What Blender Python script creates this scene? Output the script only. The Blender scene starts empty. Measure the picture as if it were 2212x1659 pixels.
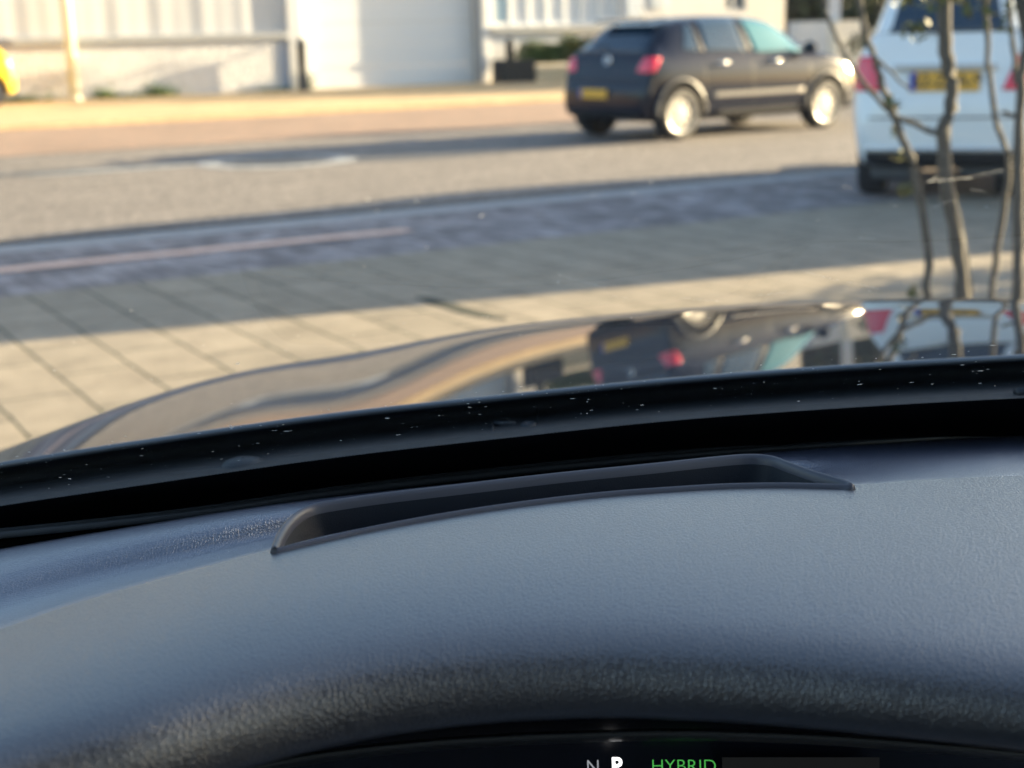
import bpy, bmesh, math, random
import numpy as np
from mathutils import Vector, Matrix
from mathutils.bvhtree import BVHTree
random.seed(7)
R = math.radians
S = bpy.context.scene
COL = S.collection

# ------------------------------------------------------------------ camera, sky, sun, exposure
F, CX, CY, HC = 3067.0, 1106.0, 829.5, 1.30        # measured on the photograph (2212 px wide)
PITCH, ROLL = R(14.0), R(1.35)
SUN_AZ, SUN_EL = R(70.0), R(13.0)                   # azimuth clockwise from +Y
cd = bpy.data.cameras.new('camera'); cam = bpy.data.objects.new('camera', cd); COL.objects.link(cam)
CM = Matrix.Rotation(math.pi/2-PITCH, 4, 'X') @ Matrix.Rotation(-ROLL, 4, 'Z')
cam.matrix_world = Matrix.Translation((0, 0, HC)) @ CM
cd.sensor_width = 36; cd.lens = F/2212*36; cd.clip_start = 0.02; cd.clip_end = 2000
cd.dof.use_dof = True; cd.dof.focus_distance = 0.98; cd.dof.aperture_fstop = 7.1; cd.dof.aperture_blades = 0
S.camera = cam
W = bpy.data.worlds.new("World"); S.world = W; W.use_nodes = True
nt = W.node_tree; bg = nt.nodes['Background']; sky = nt.nodes.new('ShaderNodeTexSky')
sky.sky_type = 'NISHITA'; sky.sun_disc = False; sky.sun_elevation = SUN_EL; sky.sun_rotation = SUN_AZ
sky.air_density = 1.0; sky.dust_density = 2.2; sky.ozone_density = 1.2
nt.links.new(sky.outputs[0], bg.inputs[0]); bg.inputs[1].default_value = 0.076
sl = bpy.data.lights.new('sun', 'SUN'); so = bpy.data.objects.new('sun', sl); COL.objects.link(so)
sl.energy = 5.0; sl.angle = R(0.5); sl.color = (1.0, 0.79, 0.49)
sd = Vector((math.sin(SUN_AZ)*math.cos(SUN_EL), math.cos(SUN_AZ)*math.cos(SUN_EL), math.sin(SUN_EL)))
so.rotation_euler = sd.to_track_quat('Z', 'Y').to_euler(); so.location = (30, 10, 20)
S.view_settings.view_transform = 'Standard'; S.view_settings.look = 'None'
S.view_settings.gamma = 1; S.view_settings.exposure = 2.52
S.render.engine = 'CYCLES'
S.cycles.max_bounces = 8; S.cycles.transparent_max_bounces = 12

# ------------------------------------------------------------------ helpers
CM3 = CM.to_3x3(); C0 = Vector((0, 0, HC))
def ray(px, py): return CM3 @ Vector(((px-CX)/F, -(py-CY)/F, -1.0))
def G(px, py, z=0.0):
    d = ray(px, py); t = (z-HC)/d.z; return C0+d*t
def Dp(px, py, y):                                   # point on the ray at forward depth y
    d = ray(px, py); return C0+d*(y/d.y)
def px_of(P):
    q = CM3.transposed() @ (Vector(P)-C0); return (CX+F*q.x/-q.z, CY-F*q.y/-q.z)
def azv(a): return Vector((math.sin(R(a)), math.cos(R(a)), 0))
def interp(xs, ys):                                  # smooth (pchip like) interpolation
    xs = np.array(xs, float); ys = np.array(ys, float)
    d = np.diff(ys)/np.diff(xs); m = np.zeros_like(ys)
    m[1:-1] = np.where(d[:-1]*d[1:] > 0, 2*d[:-1]*d[1:]/(d[:-1]+d[1:]+1e-12), 0)
    m[0], m[-1] = d[0], d[-1]
    def f(x):
        i = int(np.clip(np.searchsorted(xs, x)-1, 0, len(xs)-2)); h = xs[i+1]-xs[i]; t = (x-xs[i])/h
        if t < 0: return float(ys[0]+m[0]*(x-xs[0]))
        if t > 1: return float(ys[-1]+m[-1]*(x-xs[-1]))
        return float((2*t**3-3*t*t+1)*ys[i]+(t**3-2*t*t+t)*h*m[i]+(-2*t**3+3*t*t)*ys[i+1]+(t**3-t*t)*h*m[i+1])
    return f
def link(name, me, mat=None, parent=None, smooth=False):
    o = bpy.data.objects.new(name, me); COL.objects.link(o)
    if mat: me.materials.append(mat)
    if parent: o.parent = parent
    if smooth:
        me.polygons.foreach_set('use_smooth', [True]*len(me.polygons))
    me.update(); return o
def mesh(name, verts, faces, mat=None, parent=None, smooth=False):
    me = bpy.data.meshes.new(name); me.from_pydata([tuple(v) for v in verts], [], faces)
    bm = bmesh.new(); bm.from_mesh(me); bmesh.ops.recalc_face_normals(bm, faces=bm.faces); bm.to_mesh(me); bm.free()
    return link(name, me, mat, parent, smooth)
class MB:
    def __init__(s): s.v = []; s.f = []
    def add(s, v, f):
        n = len(s.v); s.v += [tuple(p) for p in v]; s.f += [tuple(i+n for i in q) for q in f]
    def box(s, o, ax, ay, az, bev=0):                # corner o and three edge vectors
        o = Vector(o); ax = Vector(ax); ay = Vector(ay); az = Vector(az)
        P = [o, o+ax, o+ax+ay, o+ay]; P += [p+az for p in P]
        s.add(P, [(0,3,2,1),(4,5,6,7),(0,1,5,4),(1,2,6,5),(2,3,7,6),(3,0,4,7)])
    def cbox(s, c, sx, sy, sz):
        s.box((c[0]-sx/2, c[1]-sy/2, c[2]-sz/2), (sx,0,0), (0,sy,0), (0,0,sz))
    def tube(s, pts, rad, n=8, cap=True):
        pts = [Vector(p) for p in pts]; rad = rad if hasattr(rad, '__len__') else [rad]*len(pts)
        V = []; Fc = []
        for i, p in enumerate(pts):
            t = (pts[min(i+1, len(pts)-1)]-pts[max(i-1, 0)]).normalized()
            a = t.cross(Vector((0,0,1))) if abs(t.z) < .95 else t.cross(Vector((0,1,0)))
            a.normalize(); b = t.cross(a)
            for k in range(n):
                q = 2*math.pi*k/n; V.append(p+(a*math.cos(q)+b*math.sin(q))*rad[i])
        for i in range(len(pts)-1):
            for k in range(n):
                Fc.append((i*n+k, i*n+(k+1)%n, (i+1)*n+(k+1)%n, (i+1)*n+k))
        if cap: Fc += [tuple(range(n))[::-1], tuple((len(pts)-1)*n+k for k in range(n))]
        s.add(V, Fc)
    def grid(s, rows, closed=False):
        n = len(rows[0]); V = [p for r in rows for p in r]; Fc = []
        for i in range(len(rows)-1):
            for k in range(n if closed else n-1):
                Fc.append((i*n+k, i*n+(k+1)%n, (i+1)*n+(k+1)%n, (i+1)*n+k))
        s.add(V, Fc)
    def lathe(s, prof, c, axis='Y', n=32):           # prof = (axial, radius)
        rows = []
        for a, r in prof:
            row = []
            for k in range(n):
                q = 2*math.pi*k/n
                if axis == 'Y': row.append((c[0]+r*math.cos(q), c[1]+a, c[2]+r*math.sin(q)))
                elif axis == 'Z': row.append((c[0]+r*math.cos(q), c[1]+r*math.sin(q), c[2]+a))
                else: row.append((c[0]+a, c[1]+r*math.cos(q), c[2]+r*math.sin(q)))
            rows.append(row)
        s.grid(rows, True)
    def build(s, name, mat=None, parent=None, smooth=False): return mesh(name, s.v, s.f, mat, parent, smooth)
def tag(o, label=None, cat=None, group=None, kind=None):
    if label: o['label'] = label
    if cat: o['category'] = cat
    if group: o['group'] = group
    if kind: o['kind'] = kind
    return o
def empty(name, loc, rz=0):
    o = bpy.data.objects.new(name, None); COL.objects.link(o); o.location = loc; o.rotation_euler = (0, 0, rz)
    o.empty_display_size = .2; return o
def bevel(o, w=.01, seg=2):
    m = o.modifiers.new('bevel', 'BEVEL'); m.width = w; m.segments = seg; m.limit_method = 'ANGLE'; m.angle_limit = R(40)
    return o

# ------------------------------------------------------------------ materials
def mat(name, col=(.5,.5,.5), rough=.6, metal=0, coat=0, spec=.5, var=0, vscale=6, bump=0, bscale=60, col2=None, emit=None, estr=1, coatr=.03, stretch=None, trans=0):
    m = bpy.data.materials.new(name); m.use_nodes = True; n = m.node_tree.nodes; l = m.node_tree.links
    b = n['Principled BSDF']; b.inputs['Base Color'].default_value = (*col, 1); b.inputs['Roughness'].default_value = rough
    b.inputs['Metallic'].default_value = metal; b.inputs['Coat Weight'].default_value = coat; b.inputs['Coat Roughness'].default_value = coatr
    b.inputs['Specular IOR Level'].default_value = spec
    if emit: b.inputs['Emission Color'].default_value = (*emit, 1); b.inputs['Emission Strength'].default_value = estr
    if trans: b.inputs['Transmission Weight'].default_value = trans
    tc = n.new('ShaderNodeTexCoord'); vec = tc.outputs['Object']
    if stretch:
        mp = n.new('ShaderNodeMapping'); mp.inputs['Scale'].default_value = stretch; l.new(vec, mp.inputs[0]); vec = mp.outputs[0]
    if var or col2:
        t = n.new('ShaderNodeTexNoise'); t.inputs['Scale'].default_value = vscale; t.inputs['Detail'].default_value = 6; t.inputs['Roughness'].default_value = .65
        l.new(vec, t.inputs['Vector'])
        r = n.new('ShaderNodeValToRGB'); l.new(t.outputs[0], r.inputs[0]); r.color_ramp.elements[0].position = .3; r.color_ramp.elements[1].position = .72
        c2 = col2 or tuple(c*(1+var) for c in col); c1 = col if col2 else tuple(c*(1-var) for c in col)
        r.color_ramp.elements[0].color = (*c1, 1); r.color_ramp.elements[1].color = (*c2, 1)
        l.new(r.outputs[0], b.inputs['Base Color'])
    if bump:
        t = n.new('ShaderNodeTexNoise'); t.inputs['Scale'].default_value = bscale; t.inputs['Detail'].default_value = 4; l.new(vec, t.inputs['Vector'])
        bp = n.new('ShaderNodeBump'); bp.inputs['Distance'].default_value = bump; bp.inputs['Strength'].default_value = 1
        l.new(t.outputs[0], bp.inputs['Height']); l.new(bp.outputs[0], b.inputs['Normal'])
    return m
def paving(name, c1, c2, cm, bw, bh, mortar, var=.25, vs=3, rough=.85, bump=.002, off=.5, patch=None):
    """bricks or slabs in object space: rows of constant x, courses staggered along y"""
    m = bpy.data.materials.new(name); m.use_nodes = True; n = m.node_tree.nodes; l = m.node_tree.links
    b = n['Principled BSDF']; b.inputs['Roughness'].default_value = rough; b.inputs['Specular IOR Level'].default_value = .3
    tc = n.new('ShaderNodeTexCoord'); sp = n.new('ShaderNodeSeparateXYZ'); cb = n.new('ShaderNodeCombineXYZ')
    l.new(tc.outputs['Object'], sp.inputs[0]); l.new(sp.outputs[1], cb.inputs[0]); l.new(sp.outputs[0], cb.inputs[1])
    wob = n.new('ShaderNodeTexNoise'); wob.inputs['Scale'].default_value = 9; l.new(tc.outputs['Object'], wob.inputs['Vector'])
    ms = n.new('ShaderNodeVectorMath'); ms.operation = 'MULTIPLY_ADD'; ms.inputs[1].default_value = (.016,.016,0); l.new(wob.outputs['Color'], ms.inputs[0]); l.new(cb.outputs[0], ms.inputs[2])
    br = n.new('ShaderNodeTexBrick'); br.offset = off; br.inputs['Scale'].default_value = 1; br.inputs['Brick Width'].default_value = bw; br.inputs['Row Height'].default_value = bh
    br.inputs['Mortar Size'].default_value = mortar; br.inputs['Mortar Smooth'].default_value = .3; br.inputs['Color1'].default_value = (*c1,1); br.inputs['Color2'].default_value = (*c2,1); br.inputs['Mortar'].default_value = (*cm,1)
    l.new(ms.outputs[0], br.inputs['Vector'])
    t = n.new('ShaderNodeTexNoise'); t.inputs['Scale'].default_value = vs; t.inputs['Detail'].default_value = 8; t.inputs['Roughness'].default_value = .7; l.new(tc.outputs['Object'], t.inputs['Vector'])
    r = n.new('ShaderNodeMapRange'); r.inputs[1].default_value = .3; r.inputs[2].default_value = .7; r.inputs[3].default_value = 1-var; r.inputs[4].default_value = 1+var; l.new(t.outputs[0], r.inputs[0])
    mx = n.new('ShaderNodeVectorMath'); mx.operation = 'SCALE'; l.new(br.outputs['Color'], mx.inputs[0]); l.new(r.outputs[0], mx.inputs['Scale'])
    out = mx.outputs[0]
    t2 = n.new('ShaderNodeTexNoise'); t2.inputs['Scale'].default_value = 90; t2.inputs['Detail'].default_value = 5; l.new(tc.outputs['Object'], t2.inputs['Vector'])
    r2 = n.new('ShaderNodeMapRange'); r2.inputs[1].default_value = .35; r2.inputs[2].default_value = .65; r2.inputs[3].default_value = .86; r2.inputs[4].default_value = 1.12; l.new(t2.outputs[0], r2.inputs[0])
    m2 = n.new('ShaderNodeVectorMath'); m2.operation = 'SCALE'; l.new(out, m2.inputs[0]); l.new(r2.outputs[0], m2.inputs['Scale'])
    l.new(m2.outputs[0], b.inputs['Base Color'])
    bp = n.new('ShaderNodeBump'); bp.inputs['Distance'].default_value = bump; l.new(br.outputs['Fac'], bp.inputs['Height']); bp.invert = True
    bp2 = n.new('ShaderNodeBump'); bp2.inputs['Distance'].default_value = .002; l.new(t2.outputs[0], bp2.inputs['Height']); l.new(bp.outputs[0], bp2.inputs['Normal']); l.new(bp2.outputs[0], b.inputs['Normal'])
    return m
def asphalt(name, c=.17, tint=(1.0,.94,.86)):
    m = bpy.data.materials.new(name); m.use_nodes = True; n = m.node_tree.nodes; l = m.node_tree.links; b = n['Principled BSDF']; b.inputs['Roughness'].default_value = .8; b.inputs['Specular IOR Level'].default_value = .35
    tc = n.new('ShaderNodeTexCoord'); v = n.new('ShaderNodeTexVoronoi'); v.inputs['Scale'].default_value = 38; l.new(tc.outputs['Object'], v.inputs['Vector'])
    mp = n.new('ShaderNodeMapping'); mp.inputs['Scale'].default_value = (.25, 1.2, 1); l.new(tc.outputs['Object'], mp.inputs[0])
    t = n.new('ShaderNodeTexNoise'); t.inputs['Scale'].default_value = 2.2; t.inputs['Detail'].default_value = 10; t.inputs['Roughness'].default_value = .8; l.new(mp.outputs[0], t.inputs['Vector'])
    sp = n.new('ShaderNodeSeparateXYZ'); l.new(v.outputs['Color'], sp.inputs[0])
    r = n.new('ShaderNodeMapRange'); r.inputs[3].default_value = .45; r.inputs[4].default_value = 1.65; l.new(sp.outputs[0], r.inputs[0])
    r2 = n.new('ShaderNodeMapRange'); r2.inputs[1].default_value = .3; r2.inputs[2].default_value = .7; r2.inputs[3].default_value = .70; r2.inputs[4].default_value = 1.3; l.new(t.outputs[0], r2.inputs[0])
    mu = n.new('ShaderNodeMath'); mu.operation = 'MULTIPLY'; l.new(r.outputs[0], mu.inputs[0]); l.new(r2.outputs[0], mu.inputs[1])
    mx = n.new('ShaderNodeVectorMath'); mx.operation = 'SCALE'; mx.inputs[0].default_value = tuple(c*k for k in tint); l.new(mu.outputs[0], mx.inputs['Scale']); l.new(mx.outputs[0], b.inputs['Base Color'])
    bp = n.new('ShaderNodeBump'); bp.inputs['Distance'].default_value = .002; l.new(v.outputs['Distance'], bp.inputs['Height']); l.new(bp.outputs[0], b.inputs['Normal'])
    return m
def vinyl(name, col, rough=.42, grain=.0006, scale=420, spec=1.0):
    m = bpy.data.materials.new(name); m.use_nodes = True; n = m.node_tree.nodes; l = m.node_tree.links; b = n['Principled BSDF']
    b.inputs['Base Color'].default_value = (*col,1); b.inputs['Roughness'].default_value = rough; b.inputs['Specular IOR Level'].default_value = spec; b.inputs['Coat Weight'].default_value = 1.0; b.inputs['Coat Tint'].default_value = (1,1,1,1); b.inputs['Coat Roughness'].default_value = .38; b.inputs['Coat IOR'].default_value = 2.3
    tc = n.new('ShaderNodeTexCoord')
    wn = n.new('ShaderNodeTexNoise'); wn.inputs['Scale'].default_value = scale*.6; wn.inputs['Detail'].default_value = 3; l.new(tc.outputs['Object'], wn.inputs['Vector'])
    ad = n.new('ShaderNodeVectorMath'); ad.operation = 'MULTIPLY_ADD'; k = 1.1/scale; ad.inputs[1].default_value = (k,k,k); l.new(wn.outputs['Color'], ad.inputs[0]); l.new(tc.outputs['Object'], ad.inputs[2])
    v = n.new('ShaderNodeTexVoronoi'); v.feature = 'DISTANCE_TO_EDGE'; v.inputs['Scale'].default_value = scale; l.new(ad.outputs[0], v.inputs['Vector'])
    mr = n.new('ShaderNodeMapRange'); mr.inputs[1].default_value = 0; mr.inputs[2].default_value = .25; l.new(v.outputs['Distance'], mr.inputs[0]); mr.interpolation_type = 'SMOOTHSTEP'
    t = n.new('ShaderNodeTexNoise'); t.inputs['Scale'].default_value = 9; t.inputs['Detail'].default_value = 5; l.new(tc.outputs['Object'], t.inputs['Vector'])
    rr = n.new('ShaderNodeMapRange'); rr.inputs[3].default_value = rough-.06; rr.inputs[4].default_value = rough+.08; l.new(t.outputs[0], rr.inputs[0]); l.new(rr.outputs[0], b.inputs['Roughness'])
    bp = n.new('ShaderNodeBump'); bp.inputs['Distance'].default_value = grain; l.new(mr.outputs[0], bp.inputs['Height']); l.new(bp.outputs[0], b.inputs['Normal']); l.new(bp.outputs[0], b.inputs['Coat Normal'])
    return m
def glass_sheet(name, tint=(1,1,1), refl=1.0, rough=0.0):
    m = bpy.data.materials.new(name); m.use_nodes = True; n = m.node_tree.nodes; l = m.node_tree.links
    n.remove(n['Principled BSDF']); tr = n.new('ShaderNodeBsdfTransparent'); tr.inputs[0].default_value = (*tint,1)
    gl = n.new('ShaderNodeBsdfGlossy'); gl.inputs['Roughness'].default_value = rough; gl.inputs[0].default_value = (refl,refl,refl,1)
    mx = n.new('ShaderNodeMixShader'); ge = n.new('ShaderNodeNewGeometry'); dt = n.new('ShaderNodeVectorMath'); dt.operation = 'DOT_PRODUCT'
    l.new(ge.outputs['Incoming'], dt.inputs[0]); l.new(ge.outputs['Normal'], dt.inputs[1]); prev = dt.outputs['Value']
    for op, v in (('ABSOLUTE', None), ('SUBTRACT', 1.0), ('POWER', 5.0), ('MULTIPLY', .7), ('ADD', .03)):
        q = n.new('ShaderNodeMath'); q.operation = op
        if op == 'SUBTRACT': q.inputs[0].default_value = v; l.new(prev, q.inputs[1])
        else:
            l.new(prev, q.inputs[0])
            if v is not None: q.inputs[1].default_value = v
        prev = q.outputs[0]
    l.new(prev, mx.inputs[0]); l.new(tr.outputs[0], mx.inputs[1]); l.new(gl.outputs[0], mx.inputs[2]); l.new(mx.outputs[0], n['Material Output'].inputs[0])
    return m
def translucent(name, c):
    m = bpy.data.materials.new(name); m.use_nodes = True; n = m.node_tree.nodes; l = m.node_tree.links; n.remove(n['Principled BSDF'])
    a = n.new('ShaderNodeBsdfTranslucent'); d = n.new('ShaderNodeBsdfDiffuse'); x = n.new('ShaderNodeAddShader'); a.inputs[0].default_value = d.inputs[0].default_value = (*c,1)
    l.new(a.outputs[0], x.inputs[0]); l.new(d.outputs[0], x.inputs[1]); l.new(x.outputs[0], n['Material Output'].inputs[0]); return m
M = dict(
 white_wall = mat('white_render', (.64,.64,.64), .9, var=.05, vscale=1.2, bump=.004, bscale=25, spec=.2),
 rough_plaster = mat('rough_plaster', (.62,.61,.60), .95, var=.10, vscale=5, bump=.03, bscale=14, spec=.1),
 cladding = mat('metal_cladding', (.50,.51,.525), .7, var=.06, vscale=2, spec=.2, stretch=(1,1,.15)),
 grey_trim = mat('grey_trim', (.34,.35,.36), .7, var=.1),
 white_door = mat('white_door', (.66,.68,.70), .6, spec=.3, var=.02),
 white_gloss = mat('white_frame', (.8,.8,.79), .4),
 pane = mat('window_pane', (.10,.14,.18), .05, spec=1.0),
 curtain = mat('white_blind', (.7,.71,.72), .7, var=.05, stretch=(3,3,.2)),
 black_pl = mat('black_plastic', (.012,.013,.015), .45, var=.2, vscale=30),
 black_paint = mat('bollard_paint', (.03,.032,.034), .5),
 cream = mat('cream_paint', (.78,.76,.62), .4, var=.04),
 rubber = mat('tyre_rubber', (.02,.02,.021), .75),
 alloy = mat('alloy', (.42,.41,.39), .4, metal=.5),
 chrome = mat('chrome', (.85,.85,.86), .12, metal=1),
 car_black = mat('dark_paint', (.007,.010,.022), .4, coat=.75, spec=.03),
 car_white = mat('white_paint', (.80,.86,.88), .3, coat=1),
 car_yellow = mat('yellow_paint', (.85,.55,.02), .35, coat=1),
 van_grey = mat('van_paint', (.55,.56,.58), .4, coat=.6),
 glass_dark = mat('tinted_glass', (.015,.035,.06), .04, spec=1.0),
 glass_teal = mat('side_glass', (.045,.15,.175), .06, spec=1.0),
 red_lens = mat('red_lens', (.80,.012,.045), .12, coat=1, spec=.7),
 clear_lens = mat('clear_lens', (.9,.9,.88), .30, metal=.9, coat=1),
 plate_y = mat('plate_yellow', (.78,.43,.05), .45),
 plate_b = mat('plate_blue', (.02,.07,.45), .4),
 ink = mat('plate_ink', (.05,.035,.015), .5),
 bark = mat('bark', (.095,.09,.078), .9, var=.3, vscale=40, bump=.004, bscale=80),
 leaf = mat('leaf', (.05,.07,.014), .55, col2=(.12,.12,.025), vscale=14),
 hedge = mat('hedge_leaf', (.024,.034,.012), .6, col2=(.075,.085,.03), vscale=1.5),
 weed = mat('weed_leaf', (.06,.12,.02), .6, col2=(.13,.2,.03), vscale=12),
 pale = mat('pale_leaf', (.62,.52,.36), .7, col2=(.75,.66,.5), vscale=9),
 wood = mat('planter_wood', (.62,.50,.33), .8, var=.2, vscale=8),
 concrete = mat('concrete_edging', (.34,.34,.34), .85, var=.15, vscale=6, bump=.003),
 pale_pink = mat('pale_pink', (.82,.56,.44), .85, var=.15, vscale=6),
 iron = mat('cast_iron', (.07,.075,.08), .55, metal=.3, bump=.004, bscale=60),
 patch_l = mat('worn_line', (.27,.285,.29), .6, var=.3, vscale=10),
 patch_d = mat('asphalt_repair', (.085,.09,.095), .75, var=.2, vscale=8, bump=.002, bscale=200),
 slabs = paving('paving_slabs', (.33,.285,.218), (.285,.248,.19), (.09,.09,.065), .60, .30, .009, var=.24, vs=4.5),
 bricks = paving('brick_pavers', (.19,.165,.165), (.34,.31,.31), (.11,.11,.11), .24, .12, .006, var=.55, vs=2.2),
 redbrick = paving('red_pavers', (.34,.23,.17), (.27,.20,.155), (.18,.15,.12), .21, .07, .005, var=.16, vs=.8),
 yellow_pave = paving('yellow_pavers', (.56,.42,.24), (.50,.37,.21), (.26,.21,.15), .30, .30, .008, var=.14, vs=.7),
 asphalt = asphalt('asphalt', .18, (1,.90,.80)), base = asphalt('plain_ground', .16, (1,.96,.9)),
 hood_paint = mat('bonnet_paint', (.008,.011,.022), .5, coat=1, spec=.05, coatr=.008),
 vinyl = vinyl('dash_vinyl', (.018,.021,.030), rough=.5, grain=.00015, scale=360, spec=.25),
 vinyl_low = vinyl('dash_vinyl_lower', (.03,.042,.08), rough=.42, scale=480, grain=.0002),
 pocket = mat('pocket_plastic', (.008,.011,.016), .55, spec=.3, bump=.0002, bscale=900),
 rim_pl = mat('rim_plastic', (.055,.056,.07), .42),
 frit = mat('frit_black', (.003,.004,.006), .6, spec=.1),
 seal = mat('seal_rubber', (.02,.022,.026), .4),
 screen = mat('screen_black', (.004,.006,.012), .25),
 liner = mat('headliner', (.05,.05,.055), .95),
 windscreen = glass_sheet('windscreen_glass', (.97,.99,.99), .35),
 dust = translucent('dust', (.5,.5,.48)),
 t_white = mat('lit_white', (1,1,1), .5, emit=(1,.98,.97), estr=.55),
 t_grey = mat('lit_grey', (.2,.2,.22), .5, emit=(.45,.47,.5), estr=.12),
 t_green = mat('lit_green', (.05,.3,.05), .5, emit=(.10,.62,.10), estr=.12),
 t_dim = mat('dim_grey', (.015,.015,.015), .8, spec=.05, emit=(.30,.30,.29), estr=.004, col2=(.02,.02,.02), vscale=40),
)

# ------------------------------------------------------------------ ground, road and pavements (street runs at azimuth 60)
SA = 60.0; U = azv(SA); V = azv(SA-90)
def uv(u, v, z=0): return U*u+V*v+Vector((0,0,z))
street_rot = math.atan2(U.y, U.x)
def strip(name, v0, v1, z, m, kind='structure', u0=-60, u1=120, thick=0):
    vs = [(u0,v0,0),(u1,v0,0),(u1,v1,0),(u0,v1,0)]
    if thick:
        b = MB(); b.box((u0,v0,-thick), (u1-u0,0,0), (0,v1-v0,0), (0,0,thick)); o = b.build(name, m)
    else: o = mesh(name, vs, [(0,1,2,3)], m)
    o.location = (0,0,z); o.rotation_euler = (0,0,street_rot); o['kind'] = kind; return o
g = mesh('ground', [(-700,-700,0),(700,-700,0),(700,700,0),(-700,700,0)], [(0,1,2,3)], M['base']); g['kind'] = 'structure'; g.location = (0,0,-.03)
def vof(px, py): return G(px, py).dot(V)
def uof(px, py): return G(px, py).dot(U)
v_slab = vof(737, 562); v_pink = vof(300, 555); v_gut = vof(300, 508); v_asp = vof(737, 436)
v_red = vof(300, 320); v_yel = vof(300, 266)
strip('slab_pavement', -8, v_slab, 0, M['slabs'])
strip('brick_parking_strip', v_slab, v_gut-.25, -.004, M['bricks'])
strip('pink_line', v_pink-.085, v_pink+.085, .004, M['pale_pink'], u1=uof(860,492))  # bright pink line, ending partway along the street
strip('gutter', v_gut-.25, v_gut+.10, -.002, M['concrete'])
strip('gutter_channel', v_gut+.10, v_gut+.28, -.016, mat('wet_channel', (.035,.037,.04), .6, var=.2))  # darker channel beside the gutter
strip('road', v_gut+.28, v_red, -.006, M['asphalt'])
strip('red_brick_edge', v_red, v_yel, .0, M['redbrick'])
strip('far_pavement', v_yel, 60, .06, M['yellow_pave'], thick=.07)
# worn line and darker patches on the road
def blob(name, cu, cv, ru, rv, z, m, seed=0, n=40):
    rr = random.Random(seed); ph = [rr.uniform(0, 6.28) for _ in range(4)]
    vs = []
    for i in range(n):
        q = 2*math.pi*i/n; k = 1+.12*math.sin(2*q+ph[0])+.08*math.sin(5*q+ph[1])+.05*math.sin(9*q+ph[2])
        vs.append((cu+ru*k*math.cos(q), cv+rv*k*math.sin(q), 0))
    o = mesh(name, vs, [tuple(range(n))], m); o.location = (0,0,z); o.rotation_euler = (0,0,street_rot); o['kind'] = 'structure'; return o
def blob_px(name, px, py, ru, rv, z, m, seed): P = G(px, py); return blob(name, P.dot(U), P.dot(V), ru, rv, z, m, seed)
blob_px('asphalt_patch', 330, 361, 1.15, .16, -.001, M['patch_l'], 3)
blob_px('asphalt_patch', 1010, 330, 2.6, .30, -.002, M['patch_d'], 5)
blob_px('asphalt_patch', 90, 372, 1.6, .28, -.002, M['patch_d'], 9)
J = [G(x, y, .002) for x, y in ((893,641),(930,641),(1010,664),(1092,686),(1096,691),(1060,688),(1000,678),(925,656))]
o = mesh('open_joint', J, [tuple(range(len(J)))], mat('mossy_joint', (.045,.05,.035), .95)); o['kind'] = 'structure'
# manhole with pale concrete ring
P = G(598, 347); mh = empty('manhole_cover', (P.x, P.y, -.002), street_rot)
tag(mh, 'round dark manhole cover in a worn pale ring on the sunlit road', 'manhole cover')
b = MB(); b.lathe([(0,.60),(.004,.62),(.006,.80),(0,.86)], (0,0,0), 'Z', 40); b.build('ring', mat('worn_concrete_ring', (.30,.31,.31), .7, var=.6, vscale=6), mh)
b = MB(); b.lathe([(.0,.61),(.008,.58),(.008,.45),(.012,.43),(.012,.25),(.007,.24),(.007,.001)], (0,0,0), 'Z', 40); b.build('lid', M['iron'], mh)

# ------------------------------------------------------------------ buildings across the street
WA = 63.0; WD = azv(WA); WN = azv(WA+90)              # along the wall (to the right), out of the wall (towards us)
W0 = G(640, 195, .06); wrot = math.atan2(WD.y, WD.x)
def onwall(px, py, off=0.0):
    d = ray(px, py); t = (W0+WN*off-C0).dot(WN)/d.dot(WN); Pt = C0+d*t; return ((Pt-W0).dot(WD), Pt.z)
def ws(px, py=150, off=0): return onwall(px, py, off)[0]
def wz(px, py, off=0): return onwall(px, py, off)[1]
def wall_empty(name): return empty(name, (W0.x, W0.y, 0), wrot)   # local x along wall, local -y towards the street
def wbox(b, s0, s1, z0, z1, y0, y1): b.box((s0,y0,z0), (s1-s0,0,0), (0,y1-y0,0), (0,0,z1-z0))
HB = 5.2
wh = wall_empty('warehouse'); tag(wh, 'pale workshop with corrugated cladding over a rough plinth and a white garage door', 'building')
s_l = ws(-120)-16; s_e = ws(606); s_f0 = ws(632); s_d0 = ws(655); s_d1 = ws(1034); s_end = ws(1053); zc = wz(600, 76)
b = MB(); n = int((s_e-s_l)/.05); rows = [[], []]
# rough plinth with a rounded top edge and slight waviness
b = MB(); wbox(b, s_l, s_e, -.3, zc-.10, -.02, .4); b.build('plinth', M['rough_plaster'], wh)
b = MB(); wbox(b, s_l, s_f0-.08, zc-.09, zc+.07, -.10, .4); bevel(b.build('sill', M['grey_trim'], wh), .015)
b = MB(); rw = [[], []]
k = 0; x = s_l
while x <= s_f0-.05:
    y = .035+.005*math.sin(2*math.pi*x/.9)+.003*math.sin(2*math.pi*x/.47+1)+.006*math.sin(x*2.3+2); rw[0].append((x, y, zc+.07)); rw[1].append((x, y, HB)); x += .04
b.grid(rw); b.build('cladding', M['cladding'], wh, True)
b = MB(); wbox(b, s_l, s_f0, zc+.07, HB, .10, .5); b.build('wall', M['white_wall'], wh)
b = MB(); wbox(b, s_e, s_f0-.09, -.3, zc-.09, .05, .4); b.build('recess', mat('blue_grey_panel', (.45,.50,.60), .8), wh)
b = MB(); wbox(b, s_f0-.08, s_d0, -.3, HB, -.07, .5); bevel(b.build('pilaster', M['white_wall'], wh), .02)
b = MB(); wbox(b, s_d0, s_d1, 3.6, HB, .0, .5); b.build('lintel', M['white_wall'], wh)
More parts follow.
